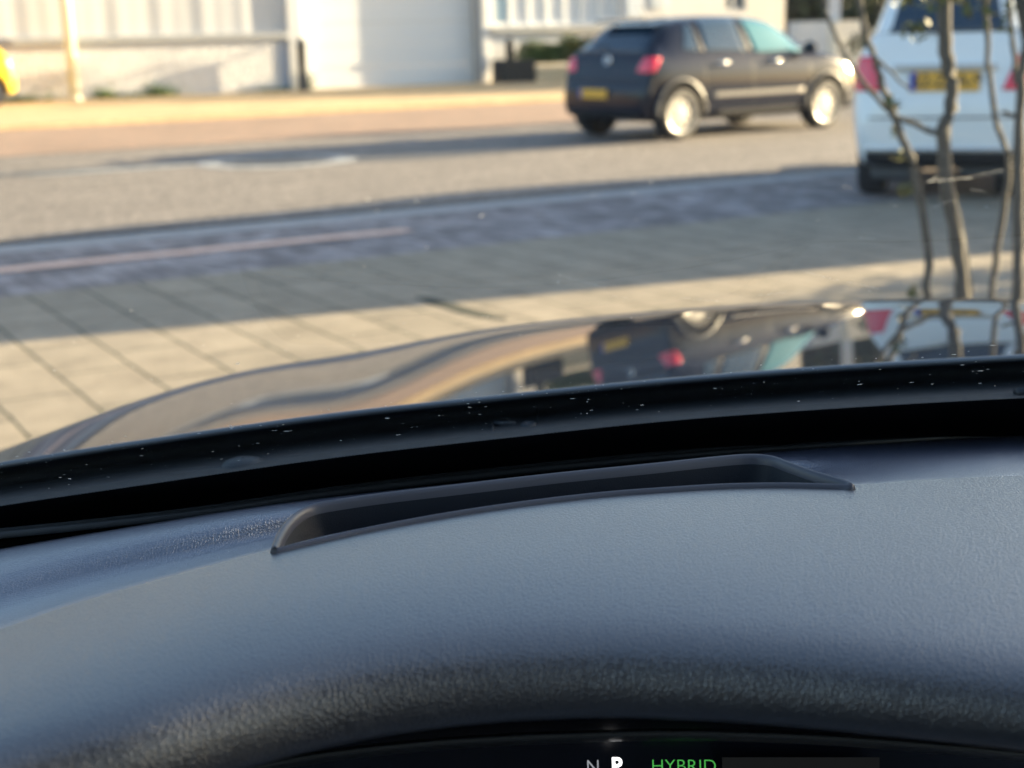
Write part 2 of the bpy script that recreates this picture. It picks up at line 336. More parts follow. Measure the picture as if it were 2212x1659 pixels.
# door recessed .38 m, horizontal section joints
b = MB()
for i in range(7): wbox(b, s_d0, s_d1, .02+i*.51, .02+i*.51+.502, .32, .38)
dr = b.build('garage_door', M['white_door'], wh)
b = MB(); wbox(b, s_d0, s_d1, -.2, .02, .315, .6); b.build('rubber_strip', M['seal'], dr)
b = MB(); wbox(b, s_d1, s_d1+.09, -.3, HB, -.03, .5); b.build('door_jamb', M['grey_trim'], wh)
b = MB(); wbox(b, s_d1+.10, s_end+.02, -.3, HB, -.06, .5); bevel(b.build('pilaster', M['white_wall'], wh), .02)
b = MB(); wbox(b, s_l, s_end, HB, HB+.2, -.25, 9); b.build('roof', M['grey_trim'], wh)
b = MB(); wbox(b, s_l, s_end, -.3, HB, 8.8, 9); wbox(b, s_l, s_l+.2, -.3, HB, .5, 8.8); b.build('rear_wall', M['white_wall'], wh)
# white pipe near the left: separate pole (thin, lit)
s_ = onwall(160, 190, .35)[0]; P = W0+WD*s_+WN*.35; pl = empty('white_pole', (P.x, P.y, .06)); tag(pl, 'tall cream pole standing in front of the pale workshop wall', 'pole')
b = MB(); b.tube([(0,0,0),(0,0,6.5)], [.115,.095], 16); b.build('shaft', M['cream'], pl, True)
b = MB(); b.tube([(0,0,0),(0,0,.05)], [.17,.16], 16); b.build('foot', M['cream'], pl, True)

hs = wall_empty('white_house'); tag(hs, 'white rendered house with a wide white window above a grey sill', 'building')
h0 = s_end+.03; h1 = ws(1712, 100); zs0 = wz(1200, 58); zs1 = wz(1200, 66)
b = MB(); wa = h0; wA = ws(1066, 40); wB = ws(1342, 40)
wbox(b, h0, h1, -.3, zs0-.12, 0, .5); wbox(b, h0, wA, zs0-.12, HB, 0, .5); wbox(b, wB, ws(1395), zs0-.12, HB, 0, .5)
wbox(b, ws(1395), ws(1460), zs0-.12, HB, .003, .5)
wbox(b, wA, wB, 3.4, HB, 0, .5)
# right part of the front with a small dark window
sA, sB = ws(1568, 10), ws(1612, 10); zW = wz(1590, 24)
wbox(b, ws(1460), sA, zs0-.12, HB, 0, .5); wbox(b, sB, h1, zs0-.12, HB, 0, .5); wbox(b, sA, sB, zs0-.12, zW, 0, .5); wbox(b, sA, sB, 3.2, HB, 0, .5)
b.build('wall', M['white_wall'], hs)
b = MB(); wbox(b, wA-.1, wB+.1, zs0-.11, zs0+.03, -.12, .1); bevel(b.build('sill', M['grey_trim'], hs), .01)
wn = None
b = MB(); wbox(b, wA, wB, zs0+.03, 3.4, .22, .26); wn = b.build('window', M['curtain'], hs)
b = MB()
n = 7
for i in range(n+1):
    x = wA+(wB-wA-.09)*i/n
    wbox(b, x, x+.09, zs0+.03, 3.4, .13, .219)
wbox(b, wA+.09, wB-.09, zs0+.03, zs0+.12, .14, .217)
bevel(b.build('frame', M['white_gloss'], wn), .01)
b = MB(); wbox(b, wA+.1, wA+.1+(wB-wA)/n-.12, zs0+.14, 3.4, .195, .214); b.build('pane', mat('blue_pane', (.30,.42,.52), .1), wn)
b = MB(); wbox(b, sA, sB, zW, 3.2, .15, .18); w2 = b.build('window', M['pane'], hs)
b = MB(); wbox(b, (sA+sB)/2-.05, (sA+sB)/2+.05, zW+.07, 3.2, .10, .149); wbox(b, sA, sB, zW, zW+.07, .10, .148); b.build('frame', M['white_gloss'], w2)
b = MB(); wbox(b, ws(1352, 30), ws(1385, 30), 1.55, 3.4, -.06, .0); bevel(b.build('shutter', mat('pale_blue_panel', (.50,.56,.64), .7), hs), .01)
b = MB(); wbox(b, ws(1406,30), ws(1436,30), 1.75, 3.4, -.05, .002); bevel(b.build('shutter', mat('grey_blue_panel', (.46,.52,.58), .7), hs), .01)
b = MB(); wbox(b, h0, h1, HB, HB+.2, -.2, 9); b.build('roof', M['grey_trim'], hs)
b = MB(); wbox(b, h1-.3, h1-.003, -.3, HB, .5, 9); b.build('gable', M['white_wall'], hs)

def foot(px, off, z=.06):
    s = onwall(px, 190, off)[0]; P = W0+WD*s+WN*off; P.z = z; return P
def bollard(px, py, h, r, label):
    P = foot(px, .35); o = empty('bollard', (P.x, P.y, .06)); tag(o, label, 'bollard', 'bollards in front of the workshop wall')
    b = MB(); b.lathe([(0,r*1.15),(.04,r*1.1),(.05,r),(h*.84,r*.92),(h*.85,r*1.1),(h*.9,r*1.1),(h*.91,r*.85),(h*.97,r*.8),(h,r*.4),(h,.001)], (0,0,0), 'Z', 16); b.build('post', M['black_paint'], o, True)
    return o
bollard(656, 196, 1.17, .11, 'black bollard at the left edge of the white garage door')
bollard(1103, 170, 1.05, .11, 'black bollard rising beside the dark planter box')

# low white garden wall, post and hedge further right
def gwall(name, px0, px1, ytop, depth, label, m, rnd=0.0):
    A = Dp(px0, 150, depth); B = Dp(px1, 150, depth+.6); A.z = B.z = 0; top = Dp((px0+px1)/2, ytop, depth).z
    d = (B-A); Lw = d.length; rot = math.atan2(d.y, d.x)
    o = empty(name, A, rot); tag(o, label, 'wall')
    pr = [(0,0),(Lw,0)]
    if rnd: pr += [(Lw, top-rnd)]+[(Lw-rnd+rnd*math.cos(q), top-rnd+rnd*math.sin(q)) for q in np.linspace(.2,1.57,7)]
    else: pr += [(Lw, top)]
    pr += [(0, top)]
    n = len(pr); vs = [(x,0,z) for x, z in pr]+[(x,.25,z) for x, z in pr]
    mesh('render', vs, [tuple(range(n)), tuple(range(n,2*n))]+[(i,(i+1)%n,(i+1)%n+n,i+n) for i in range(n)], m, o); return o
gwall('garden_wall', 1716, 1800, 46, 34, 'smooth white garden wall next to the white house corner', M['white_wall'])
gwall('garden_wall', 1803, 1884, 44, 32.5, 'garden wall tinted a sunlit cream with a rounded top corner behind the parked cars', mat('sunlit_wall', (.72,.68,.58), .9, var=.05), .45)  # sunlight on this end of the white wall is put into its colour
P = Dp(1798, 150, 33.0); P.z = 0; o = empty('porch_post', P); tag(o, 'white post rising between the two garden walls', 'post'); b = MB(); b.cbox((0,0,2.0), .24, .24, 4.0); bevel(b.build('shaft', M['white_wall'], o), .02)

def leaves(name, pts, size, m, parent=None, seed=1, flat=.5):
    rr = random.Random(seed); b = MB()
    for p in pts:
        p = Vector(p); a = Vector((rr.gauss(0,1), rr.gauss(0,1), rr.gauss(0,1))).normalized(); c = a.cross(Vector((rr.gauss(0,1), rr.gauss(0,1), rr.gauss(0,1)))).normalized()
        s = size*rr.uniform(.6,1.3); w = s*flat
        b.add([p-a*s*.5, p+c*w*.5+a*s*.05, p+a*s*.5, p-c*w*.5+a*s*.05], [(0,1,2,3)])
    o = b.build(name, m, parent)
    if name == 'blades': o['kind'] = 'stuff'
    return o
# dark hedge behind the garden walls
P = Dp(1716, 60, 36.5); hg = empty('hedge', (P.x, P.y, 0)); tag(hg, 'tall dark brown green hedge behind the garden walls', 'hedge')
pts = []
for i in range(9000):
    x = random.uniform(0, 13); z = random.uniform(.0, 4.6+.5*math.sin(x*2)); y = random.gauss(0, .45)+.3*math.sin(x*3)+.25*math.sin(z*3+x)
    pts.append((x, y, z))
leaves('foliage', pts, .24, M['hedge'], hg, 3)
b = MB()
for i in range(9): b.tube([(.7+i*1.45,.2,0),(.8+i*1.45,.3,1.8),(.6+i*1.45,.2,3.6)], [.14,.10,.05], 8)
b.build('trunk', M['bark'], hg)
b = MB(); b.box((0,1.0,0), (14,0,0), (0,.3,0), (0,0,3.4)); b.build('fence', mat('old_fence', (.05,.045,.035), .9, var=.3), hg)

def cloud(c, r, n, rr, hollow=.3):
    out = []
    while len(out) < n:
        v = Vector((rr.uniform(-1,1), rr.uniform(-1,1), rr.uniform(-1,1)))
        if hollow < v.length < 1: out.append((c[0]+v.x*r[0], c[1]+v.y*r[1], max(.02, c[2]+v.z*r[2])))
    return out
rr = random.Random(11)
P = Dp(1905, 140, 22.0); P.z = 0; sh = empty('pale_shrub', P); tag(sh, 'shrub with pale cream blossom behind the white car', 'shrub')
pts = []
for (x, y, z) in [(1918,18,0),(1925,32,0),(1912,52,0),(1890,95,0),(1900,70,0),(1885,78,0)]:
    Q = Dp(x, y, 22.0)-P; pts += cloud(Q, (.085,.12,.10), 60, rr, 0)
leaves('clumps', pts, .07, M['pale'], sh, 5, .9)  # small clumps of pale cream leaves
pts = []
for q in range(9): pts += cloud((rr.uniform(-.5,.5), rr.uniform(-.2,.4), rr.uniform(.2,1.9)), (.3,.3,.3), 130, rr)
leaves('foliage', pts, .09, M['hedge'], sh, 6)
b = MB()
for q in range(6): b.tube([(0,0,0),(rr.uniform(-.2,.2),0,.8),(rr.uniform(-.5,.5),0,1.8)], [.03,.02,.01], 6)
b.build('stems', M['bark'], sh)

# planters with shrubs
def planter(px0, px1, ytop, ybot, depth_off, m, label, name='planter_box'):
    A = foot(px0, 1.0); B = foot(px1, 1.0); z = Dp((px0+px1)/2, ytop, A.y).z-.06
    w = (B.x-A.x); w = (B-A).length; o = empty(name, (A.x, A.y, .06), wrot); tag(o, label, 'planter', 'planter boxes by the house')
    b = MB(); t = .05
    for zz in range(3):
        za = z*zz/3+.004; h = z/3-.012
        b.box((0,0,za), (w,0,0), (0,t,0), (0,0,h)); b.box((0,.55,za), (w,0,0), (0,t,0), (0,0,h)); b.box((0,t,za), (t,0,0), (0,.5,0), (0,0,h)); b.box((w-t,t,za), (t,0,0), (0,.5,0), (0,0,h))
    bevel(b.build('boards', m, o), .006)
    b = MB(); b.box((t,t,.05), (w-2*t,0,0), (0,.5,0), (0,0,z-.12)); b.build('soil', mat('soil', (.04,.03,.02), .95), o)
    return o, w, z
pd_, w1, z1 = planter(1088, 1158, 128, 173, 0, M['black_pl'], 'dark planter box next to the black bollard by the house')
pw_, w2_, z2 = planter(1160, 1262, 142, 173, 0, M['wood'], 'tan wooden planter box behind the dark hatchback')
def shrub(px, py, base_xy, r, n, label, m, seed):
    c = Dp(px, py, base_xy.y); o = empty('shrub', (c.x, base_xy.y, .5)); tag(o, label, 'shrub', 'shrubs in the planter boxes')
    rr = random.Random(seed); pts = []
    for q in range(12):
        d = (rr.uniform(-.75,.75)*r[0], rr.uniform(-.6,.6)*r[1], c.z-.5+rr.uniform(-.6,.6)*r[2]); pts += cloud(d, (r[0]*.42, r[1]*.5, r[2]*.42), n//12, rr, .2)
    leaves('foliage', pts, .10, m, o, seed)
    b = MB()
    for q in range(5): b.tube([(0,0,0),(rr.uniform(-.3,.3)*r[0],0,(c.z-.5)*.6),(rr.uniform(-.8,.8)*r[0],0,c.z-.5+r[2]*.4)], [.02,.015,.008], 5)
    b.build('stems', M['bark'], o)
A = foot(1190, .7)
shrub(1182, 110, A, (.78,.35,.50), 3200, 'low rounded dark green shrub spilling over the dark planter', mat('box_leaf', (.06,.09,.025), .6, col2=(.13,.17,.05), vscale=4), 21)
shrub(1240, 112, A, (.50,.3,.48), 1500, 'taller yellow green shrub in the tan wooden planter', M['leaf'], 22)
# weeds at the foot of the wall
def weed(px, py, w, h, n, label):
    P = foot(px, .10 if px < 640 else .22); o = empty('weed_tuft', P, wrot); tag(o, label, 'weeds', 'weed tufts along the wall foot')
    rr = random.Random(px); pts = [(rr.gauss(0,w), rr.gauss(0,.06), abs(rr.gauss(0,h))+.01) for _ in range(n)]
    leaves('blades', pts, .09, M['weed'], o, px, .3)
weed(228, 203, .13, .10, 260, 'small green weed tuft just right of the cream pole')
weed(347, 199, .20, .11, 380, 'wider weed tuft in the middle of the plinth foot')
weed(664, 194, .09, .19, 300, 'taller grassy tuft around the foot of the left bollard')
weed(20, 215, .55, .07, 420, 'flat weeds along the wall under the yellow car')
weed(293, 202, .35, .03, 150, 'thin line of weeds between the two tufts at the plinth')
weed(590, 196, .35, .035, 150, 'thin weeds at the right end of the plinth')

# ------------------------------------------------------------------ vehicles
# station: X, z0, w, zt
HATCH = dict(L=3.97, bw=.84, st=[
 (0.0,.36,.60,.56),(.02,.30,.71,.64),(.05,.26,.765,.70),(.10,.24,.79,.86),(.15,.23,.805,1.02),(.25,.22,.82,1.13),(.36,.22,.828,1.255),(.46,.21,.832,1.355),(.60,.21,.836,1.41),(.9,.2,.84,1.45),
 (1.4,.2,.842,1.468),(1.9,.2,.842,1.455),(2.2,.2,.842,1.42),(2.42,.2,.842,1.345),(2.65,.2,.842,1.22),(2.88,.2,.84,1.07),(3.02,.2,.838,.985),(3.2,.2,.835,.945),(3.40,.2,.82,.885),(3.57,.2,.79,.82),(3.70,.22,.73,.74),(3.79,.25,.65,.65),(3.84,.30,.52,.56),(3.855,.36,.42,.50)],
 belt=lambda X: 1.0-.075*min(1, X/3.2)-.02*max(0, X-3), rw=lambda X: .56+.03*math.sin(min(1,max(0,(X-.4)/2))*math.pi), ra=.55, fa=3.02, wr=.305)
def body_mesh(T, name, m, parent, zk=1.0, wk=1.0, archr=.36):
    rows = []
    for (X, z0, w, zt) in T['st']:
        zt *= zk; w *= wk; z0 = z0; zb = min(T['belt'](X)*zk, zt-.035); tall = zt-zb
        k = min(1, max(0, (tall-.035)/.25)); wb = w-.035-.02*k
        tl = zk > 1.1; wb *= (.90 if tl else 1); rwd = T['rw'](X)*wk*(.86 if tl else 1); wr = wb*(1-k)*.94+rwd*k if k < 1 else rwd
        zr = zt-.02-.045*k; zm = z0+(zb-z0)*.48
        h = [(0,z0),(.55*w,z0),((.92 if zk < 1.1 else .84)*w,z0+.01),(w*(.975 if zk < 1.1 else .93),z0+.07),(w,zm-.05),(w,zm+.06),(w*(.955 if tl else .988),zb-.10 if zb-.10 > zm+.08 else (zm+.06+zb)/2),(wb,zb),((wb+wr)/2+.012*k,(zb+zr)/2),(wr,zr),(wr*.80,zt-.014),(wr*.42,zt-.003),(0,zt)]
        rows.append([(X,-y,z) for y, z in h]+[(X,y,z) for y, z in h[-2:0:-1]])
    bm = bmesh.new(); n = len(rows[0]); V = [[bm.verts.new(p) for p in r] for r in rows]
    for i in range(len(rows)-1):
        for k in range(n): bm.faces.new((V[i][k], V[i][(k+1)%n], V[i+1][(k+1)%n], V[i+1][k]))
    bm.faces.new(V[0]); bm.faces.new(V[-1])
    bmesh.ops.recalc_face_normals(bm, faces=bm.faces)
    me = bpy.data.meshes.new('tmp'); bm.to_mesh(me); bm.free()
    o = bpy.data.objects.new('tmp', me); COL.objects.link(o); s = o.modifiers.new('s', 'SUBSURF'); s.levels = 2; s.render_levels = 2
    cut = MB()
    for ax in (T['ra'], T['fa']):
        for sgn in (-1, 1):
            y0 = sgn*.55; y1 = sgn*1.1; rr_ = []
            for y in (y0, y1): rr_.append([(ax+archr*math.cos(2*math.pi*q/40), y, T['wr']+.02+archr*math.sin(2*math.pi*q/40)) for q in range(40)])
            nn = len(cut.v); cut.grid(rr_, True); cut.f += [tuple(nn+q for q in range(40)), tuple(nn+40+q for q in range(40))]
    c = cut.build('tmpc'); md = o.modifiers.new('b', 'BOOLEAN'); md.object = c; md.operation = 'DIFFERENCE'; md.solver = 'EXACT'
    dg = bpy.context.evaluated_depsgraph_get(); dg.update(); me2 = bpy.data.meshes.new_from_object(o.evaluated_get(dg))
    bpy.data.objects.remove(o); bpy.data.objects.remove(c)
    me2.materials.clear(); me2.name = name
    for p_ in me2.polygons: p_.use_smooth = True; p_.material_index = 0
    ob = link(name, me2, m, parent)
    # weld/auto smooth by angle
    bm = bmesh.new(); bm.from_mesh(me2)
    for e in bm.edges:
        if len(e.link_faces) == 2 and e.calc_face_angle(0) > R(50): e.smooth = False
    bm.to_mesh(me2); bvh = BVHTree.FromBMesh(bm); bm.free()
    return ob, bvh
def patch(name, bvh, quad, axis, m, parent, off=.004, n=10, sgn=1, thick=.0):
    """quad of four (a,b) corners projected along axis onto the body: 'side' (X,Z), 'rear'/'front' (Y,Z), 'top' (X,Y)"""
    rows = []
    for i in range(n+1):
        row = []; s = i/n
        for k in range(n+1):
            t = k/n; a = [(1-s)*(1-t)*quad[0][j]+s*(1-t)*quad[1][j]+s*t*quad[2][j]+(1-s)*t*quad[3][j] for j in (0,1)]
            if axis == 'side': o_, d = Vector((a[0], sgn*3, a[1])), Vector((0,-sgn,0))
            elif axis == 'rear': o_, d = Vector((-2, a[0], a[1])), Vector((1,0,0))
            elif axis == 'front': o_, d = Vector((7, a[0], a[1])), Vector((-1,0,0))
            else: o_, d = Vector((a[0], a[1], 4)), Vector((0,0,-1))
            h = bvh.ray_cast(o_, d)
            
            if not h[0]:
                q_ = bvh.find_nearest(o_+d*(2.2 if axis in ('side', 'top') else 2.4 if axis == 'rear' else 4.4)); row.append(q_[0]+q_[1]*off)
            else: row.append(h[0]-d*off)
        rows.append(row)
    b = MB(); b.grid(rows)
    o = b.build(name, m, parent, True)
    md = o.modifiers.new('solid', 'SOLIDIFY'); md.thickness = .003; md.offset = 0
    return o
WHEEL = {}
def wheel(parent, x, y, r, sgn):
    w = empty('wheel', (x, y, r)); w.parent = parent
    b = MB(); t = .20; prof = [(0,r*.60),(.0,r*.74),(-.012*1,r*.86),(0,r*.95),(.03,r),(t-.03,r),(t,r*.95),(t+.005,r*.8),(t,r*.6)]
    b.lathe([(sgn*-a, q) for a, q in prof], (0, 0, 0), 'Y', 40); b.build('tyre', M['rubber'], w, True)
    b = MB(); b.lathe([(sgn*-a, q) for a, q in [(.0,r*.735),(-.006,r*.72),(.0,r*.66),(.03,r*.62),(.15,r*.6)]], (0,0,0), 'Y', 40)
    b.lathe([(sgn*-a, q) for a, q in [(.006,.001),(.004,r*.14),(.015,r*.2),(.05,r*.21)]], (0,0,0), 'Y', 20)
    for k in range(9):
        q = 2*math.pi*k/9+.2; c, s_ = math.cos(q), math.sin(q); wd = .028
        def P_(rad, off, a): return (c*rad-s_*off, -sgn*a, s_*rad+c*off)
        r0, r1 = r*.13, r*.67
        b.add([P_(r0,-wd*.7,.010),P_(r0,wd*.7,.010),P_(r1,wd*1.5,.012),P_(r1,-wd*1.5,.012),P_(r0,-wd*.6,.05),P_(r0,wd*.6,.05),P_(r1,wd*1.3,.055),P_(r1,-wd*1.3,.055)], [(0,1,2,3),(0,4,5,1),(3,2,6,7),(0,3,7,4),(1,5,6,2)])
    b.build('rim', M['alloy'], w)
    b = MB(); b.lathe([(sgn*-.10,.001),(sgn*-.10,r*.6)], (0,0,0), 'Y', 24); b.build('brake_disc', M['iron'], w)
    return w
def text_mesh(name, s, size, m, parent, mw, ext=.002, fat=0.0, sx=1.0):
    c = bpy.data.curves.new('t', 'FONT'); c.body = s; c.size = size; c.extrude = ext; c.offset = fat; c.align_x = 'CENTER'; c.align_y = 'CENTER'
    o = bpy.data.objects.new('t', c); COL.objects.link(o); dg = bpy.context.evaluated_depsgraph_get(); dg.update()
    me = bpy.data.meshes.new_from_object(o.evaluated_get(dg)); bpy.data.objects.remove(o); me.materials.clear(); me.transform(Matrix.Diagonal((sx,1,1,1)))
    ob = link(name, me, m, parent); ob.matrix_local = mw; return ob
def rear_plate(parent, x, z, y=0, txt='', w=.52, h=.11, tilt=0):
    p = empty('number_plate', (x, y, z)); p.parent = parent; p.rotation_euler = (0, tilt, 0)
    b = MB(); b.cbox((0,0,0), .012, w, h); bevel(b.build('plate', M['plate_y'], p), .004)
    b = MB(); b.cbox((-.0075,w/2-.025,0), .004, .045, h-.01); b.build('blue_band', M['plate_b'], p)
    if txt: text_mesh('characters', txt, h*.98, M['ink'], p, Matrix.Translation((-.0075,-.02,0)) @ Matrix(((0,0,-1,0),(-1,0,0,0),(0,1,0,0),(0,0,0,1))), fat=.0015, sx=.86)
    return p
def mirror(parent, x, y, z, sgn, m):
    b = MB(); rows = []
    for i in range(9):
        a = -math.pi/2+math.pi*i/8; rows.append([(x+.07*math.cos(a)*math.cos(q)*(.5 if math.cos(q)<0 else 1), y+sgn*(.10+.11*math.sin(a)), z+.075*math.cos(a)*math.sin(q)) for q in np.linspace(0, 2*math.pi, 16, endpoint=False)])
    b.grid(rows, True); b.tube([(x,y-sgn*.05,z-.05),(x,y+sgn*.03,z-.03)], .02, 8); b.build('wing_mirror', m, parent, True)
def hatchback(name, loc, az, paint, label, cat='car', group=None, zk=1.0, wk=1.0, kind='small', xk=1.0):
    sheen_mat = bpy.data.materials.get('moulding_sheen') or mat('moulding_sheen', (.20,.19,.18), .35, coat=.6)  # lighter grey stands for the bright reflection along the door moulding
    flare = bpy.data.materials.get('arch_flare') or mat('arch_flare', (.03,.032,.036), .38, spec=1.0)
    T = HATCH if xk == 1 else dict(HATCH, st=[(X*xk, a, w, t) for X, a, w, t in HATCH['st']], ra=HATCH['ra']*xk+.05, fa=HATCH['fa']*xk, belt=lambda X: HATCH['belt'](X/xk), rw=lambda X: HATCH['rw'](X/xk)); o = empty(name, loc, R(90-az)); tag(o, label, cat, group)
    body, bvh = body_mesh(T, 'body', paint, o, zk, wk)
    z = lambda v: v*zk
    GD = M['glass_dark']
    if kind == 'small':
        patch('rear_window', bvh, [(-.60,1.02),(.60,1.02),(.50,1.345),(-.50,1.345)], 'rear', GD, o)
        b = MB(); b.box((.34,-.50,1.365), (.26,0,.03), (0,1.0,0), (0,0,.02)); bevel(b.build('roof_spoiler', paint, o), .008)
        b = MB(); b.tube([(.16,.02,1.07),(.20,.30,1.10)], [.012,.006], 6); b.build('rear_wiper', M['black_pl'], o)
        b = MB(); b.tube([(.72,0,1.40),(.60,0,1.54)], [.008,.004], 6); b.build('aerial', M['black_pl'], o)
        for sg in (-1, 1):
            # tail lamps wrap round the corner
            T1 = patch('tail_light', bvh, [(sg*.56,.80),(sg*.755,.79),(sg*.765,.96),(sg*.64,.97)], 'rear', M['red_lens'], o, .006)
            T2 = patch('tail_light_wrap', bvh, [(.085,.79),(.17,.80),(.27,.955),(.125,.96)], 'side', M['red_lens'], T1, .006, sgn=sg)
            patch('quarter_glass', bvh, [(.64,1.03),(.88,1.01),(.88,1.33),(.80,1.32)], 'side', GD, o, sgn=sg)
            patch('rear_door_glass', bvh, [(.97,1.015),(1.66,.985),(1.60,1.385),(1.00,1.37)], 'side', GD, o, sgn=sg)
            patch('front_door_glass', bvh, [(1.78,.98),(2.66,.955),(2.30,1.33),(1.72,1.385)], 'side', M['glass_teal'], o, sgn=sg)
            for X0, X1, ang in ((.915,.935,0),(1.685,1.72,-.05)):   # pillars with thin bright edges
                patch('door_pillar', bvh, [(X0,1.0),(X1+.03,1.0),(X1+ang,1.36),(X0+ang,1.36)], 'side', M['black_pl'], o, .007, sgn=sg, n=6)
            for X in (.93, 1.72, 2.72):
                patch('door_seam', bvh, [(X,.33),(X+.008,.33),(X+.008,.93),(X,.93)], 'side', M['black_pl'], o, .0015, sgn=sg, n=6)
            patch('side_moulding', bvh, [(1.0,.475),(2.6,.475),(2.6,.53),(1.0,.53)], 'side', sheen_mat, o, .012, sgn=sg, n=14)
            patch('sill_strip', bvh, [(1.08,.235),(2.78,.235),(2.78,.31),(1.08,.31)], 'side', M['black_pl'], o, .004, sgn=sg, n=14)
            for X in (1.10, 1.98):
                b = MB(); b.tube([(X,sg*.835,.865),(X+.03,sg*.872,.872),(X+.17,sg*.872,.872),(X+.20,sg*.835,.865)], .014, 8); b.build('door_handle', M['chrome'], o, True)
            mirror(o, 2.62, sg*.80, 1.01, sg, paint)
            patch('headlight', bvh, [(3.42,.70),(3.74,.64),(3.70,.74),(3.38,.82)], 'side', M['clear_lens'], o, .006, sgn=sg)
            # flared arch lips
            for ax in (T['ra'], T['fa']):
                b = MB(); b.tube([(ax+.372*math.cos(q), sg*(.838 if math.sin(q) > -.2 else .83), T['wr']+.02+.372*math.sin(q)) for q in np.linspace(R(-8), R(188), 26)], .026, 8); b.build('wheel_arch_lip', flare if kind == 'small' and paint.name.startswith('dark') else paint, o, True)
        patch('bumper_lower', bvh, [(-.66,.25),(.66,.25),(.66,.33),(-.66,.33)], 'rear', M['black_pl'], o, .004, 10)
        b = MB(); b.cbox((.06,0,.70), .02, 1.30, .012); b.build('bumper_seam', M['black_pl'], o)
        rear_plate(o, -.012, .54, .12, 'ZK-627-G' if False else '', tilt=0)
        # round badge on the tailgate
        hit = bvh.ray_cast(Vector((-2,0,.93)), Vector((1,0,0)))[0]
        bd = empty('badge', hit+Vector((-.012,0,0))); bd.parent = o; bd.rotation_euler = (0, .28, 0)
        b = MB(); b.lathe([(0,.001),(0,.043)], (0,0,0), 'X', 24); b.build('disc', M['black_pl'], bd)
        b = MB(); b.lathe([(.0,.042),(-.008,.045),(-.008,.053),(.0,.056)], (0,0,0), 'X', 32)
        for pts in ([(-.018,.040),(0,.006),(.018,.040)], [(-.037,.018),(-.018,-.034),(0,.000),(.018,-.034),(.037,.018)]):
            b.tube([(-.006,y_,z_) for y_, z_ in pts], .005, 6)
        b.build('emblem', M['chrome'], bd)
    patch('windscreen', bvh, [(-.62*wk,1.06*zk),(.62*wk,1.06*zk),(.50*wk,1.36*zk),(-.50*wk,1.36*zk)], 'front', GD, o)
    b = MB(); b.box((.5,-.5,.19), (2.9,0,0), (0,1.0,0), (0,0,.08)); b.build('underbody', M['black_pl'], o)
    for ax in (T['ra'], T['fa']):
        for sg in (-1, 1): wheel(o, ax, sg*(.835*wk-(.07 if kind == 'tall' else 0)), T['wr'], sg)
    return o, bvh, body
Pr = G(1472, 301.6); Pf = G(1788, 275); dv = Pf-Pr; azc = math.degrees(math.atan2(dv.x, dv.y))
Hd = azv(azc); Rt = azv(azc+90)
org = Pr-Hd*.55-Rt*.835
hatch, _, _ = hatchback('hatchback', (org.x, org.y, -.006), azc, M['car_black'], 'dark grey five door hatchback on the sunlit road seen from its right rear', zk=.975)

# yellow car: only its tail enters the frame at the left
P = foot(27, 1.5, 0); P += azv(243)*.0
yel, _, _ = hatchback('yellow_car', (P.x, P.y, .055), 243, M['car_yellow'], 'bright yellow car of which only the tail shows at the left edge', zk=1.0)

# white MPV with its back to us
WHT = 16.0; mid = G(2027, 434); mid = Vector((mid.x, mid.y, 0))
azw = 17.5; Hw = azv(azw)
wc, wbvh, _ = hatchback('white_people_carrier', mid, azw, M['car_white'], 'white tall car parked in shade with its back towards us behind the thin tree', zk=1.165, wk=.80, kind='tall', xk=.80)
def wp(name, quad, axis, m, **k): return patch(name, wbvh, quad, axis, m, wc, **k)
wp('rear_window', [(-.49,1.21),(.49,1.21),(.38,1.60),(-.38,1.60)], 'rear', M['glass_dark'])
for sg in (-1, 1):
    t1 = wp('tail_light', [(sg*.40,.80),(sg*.63,.80),(sg*.65,1.05),(sg*.50,1.05)], 'rear', M['red_lens'], off=.012)
    patch('tail_light_wrap', wbvh, [(.08,.80),(.16,.80),(.26,1.05),(.13,1.05)], 'side', M['red_lens'], t1, .008, sgn=sg)
    wp('door_glass', [(.7,1.17),(2.0,1.10),(1.75,1.48),(.76,1.52)], 'side', M['glass_dark'], sgn=sg)
wp('bumper_lower', [(-.63,.215),(.63,.215),(.63,.36),(-.63,.36)], 'rear', M['black_pl'], off=.012, n=14)
b = MB(); b.tube([(.00,-.55,.385),(-.012,-.3,.38),(-.012,.3,.38),(.0,.55,.385)], .012, 8); b.build('bumper_chrome', M['chrome'], wc, True)
hit = wbvh.ray_cast(Vector((-2,0,.90)), Vector((1,0,0)))[0]
b = MB(); b.cbox((hit.x-.012,0,.965), .03, .72, .05); bevel(b.build('tailgate_strip', mat('bright_strip', (.8,.82,.82), .15, metal=.6, coat=1), wc), .01)
for z_ in (.60,):
    wp('bumper_seam', [(-.62,z_),(.62,z_),(.62,z_+.012),(-.62,z_+.012)], 'rear', M['seal'], off=.002, n=12)
rear_plate(wc, hit.x-.03, .865, 0, '62-ZZA-9', w=.49, h=.14, tilt=.12)
b = MB(); b.tube([(.10,.0,1.20),(.14,.32,1.26)], [.012,.006], 6); b.build('rear_wiper', M['black_pl'], wc)
b = MB(); b.cbox((.35,.35,.20), .5, .3, .12); b.cbox((.28,-.30,.22), .35, .35, .10); bevel(b.build('exhaust_box', M['iron'], wc), .03)

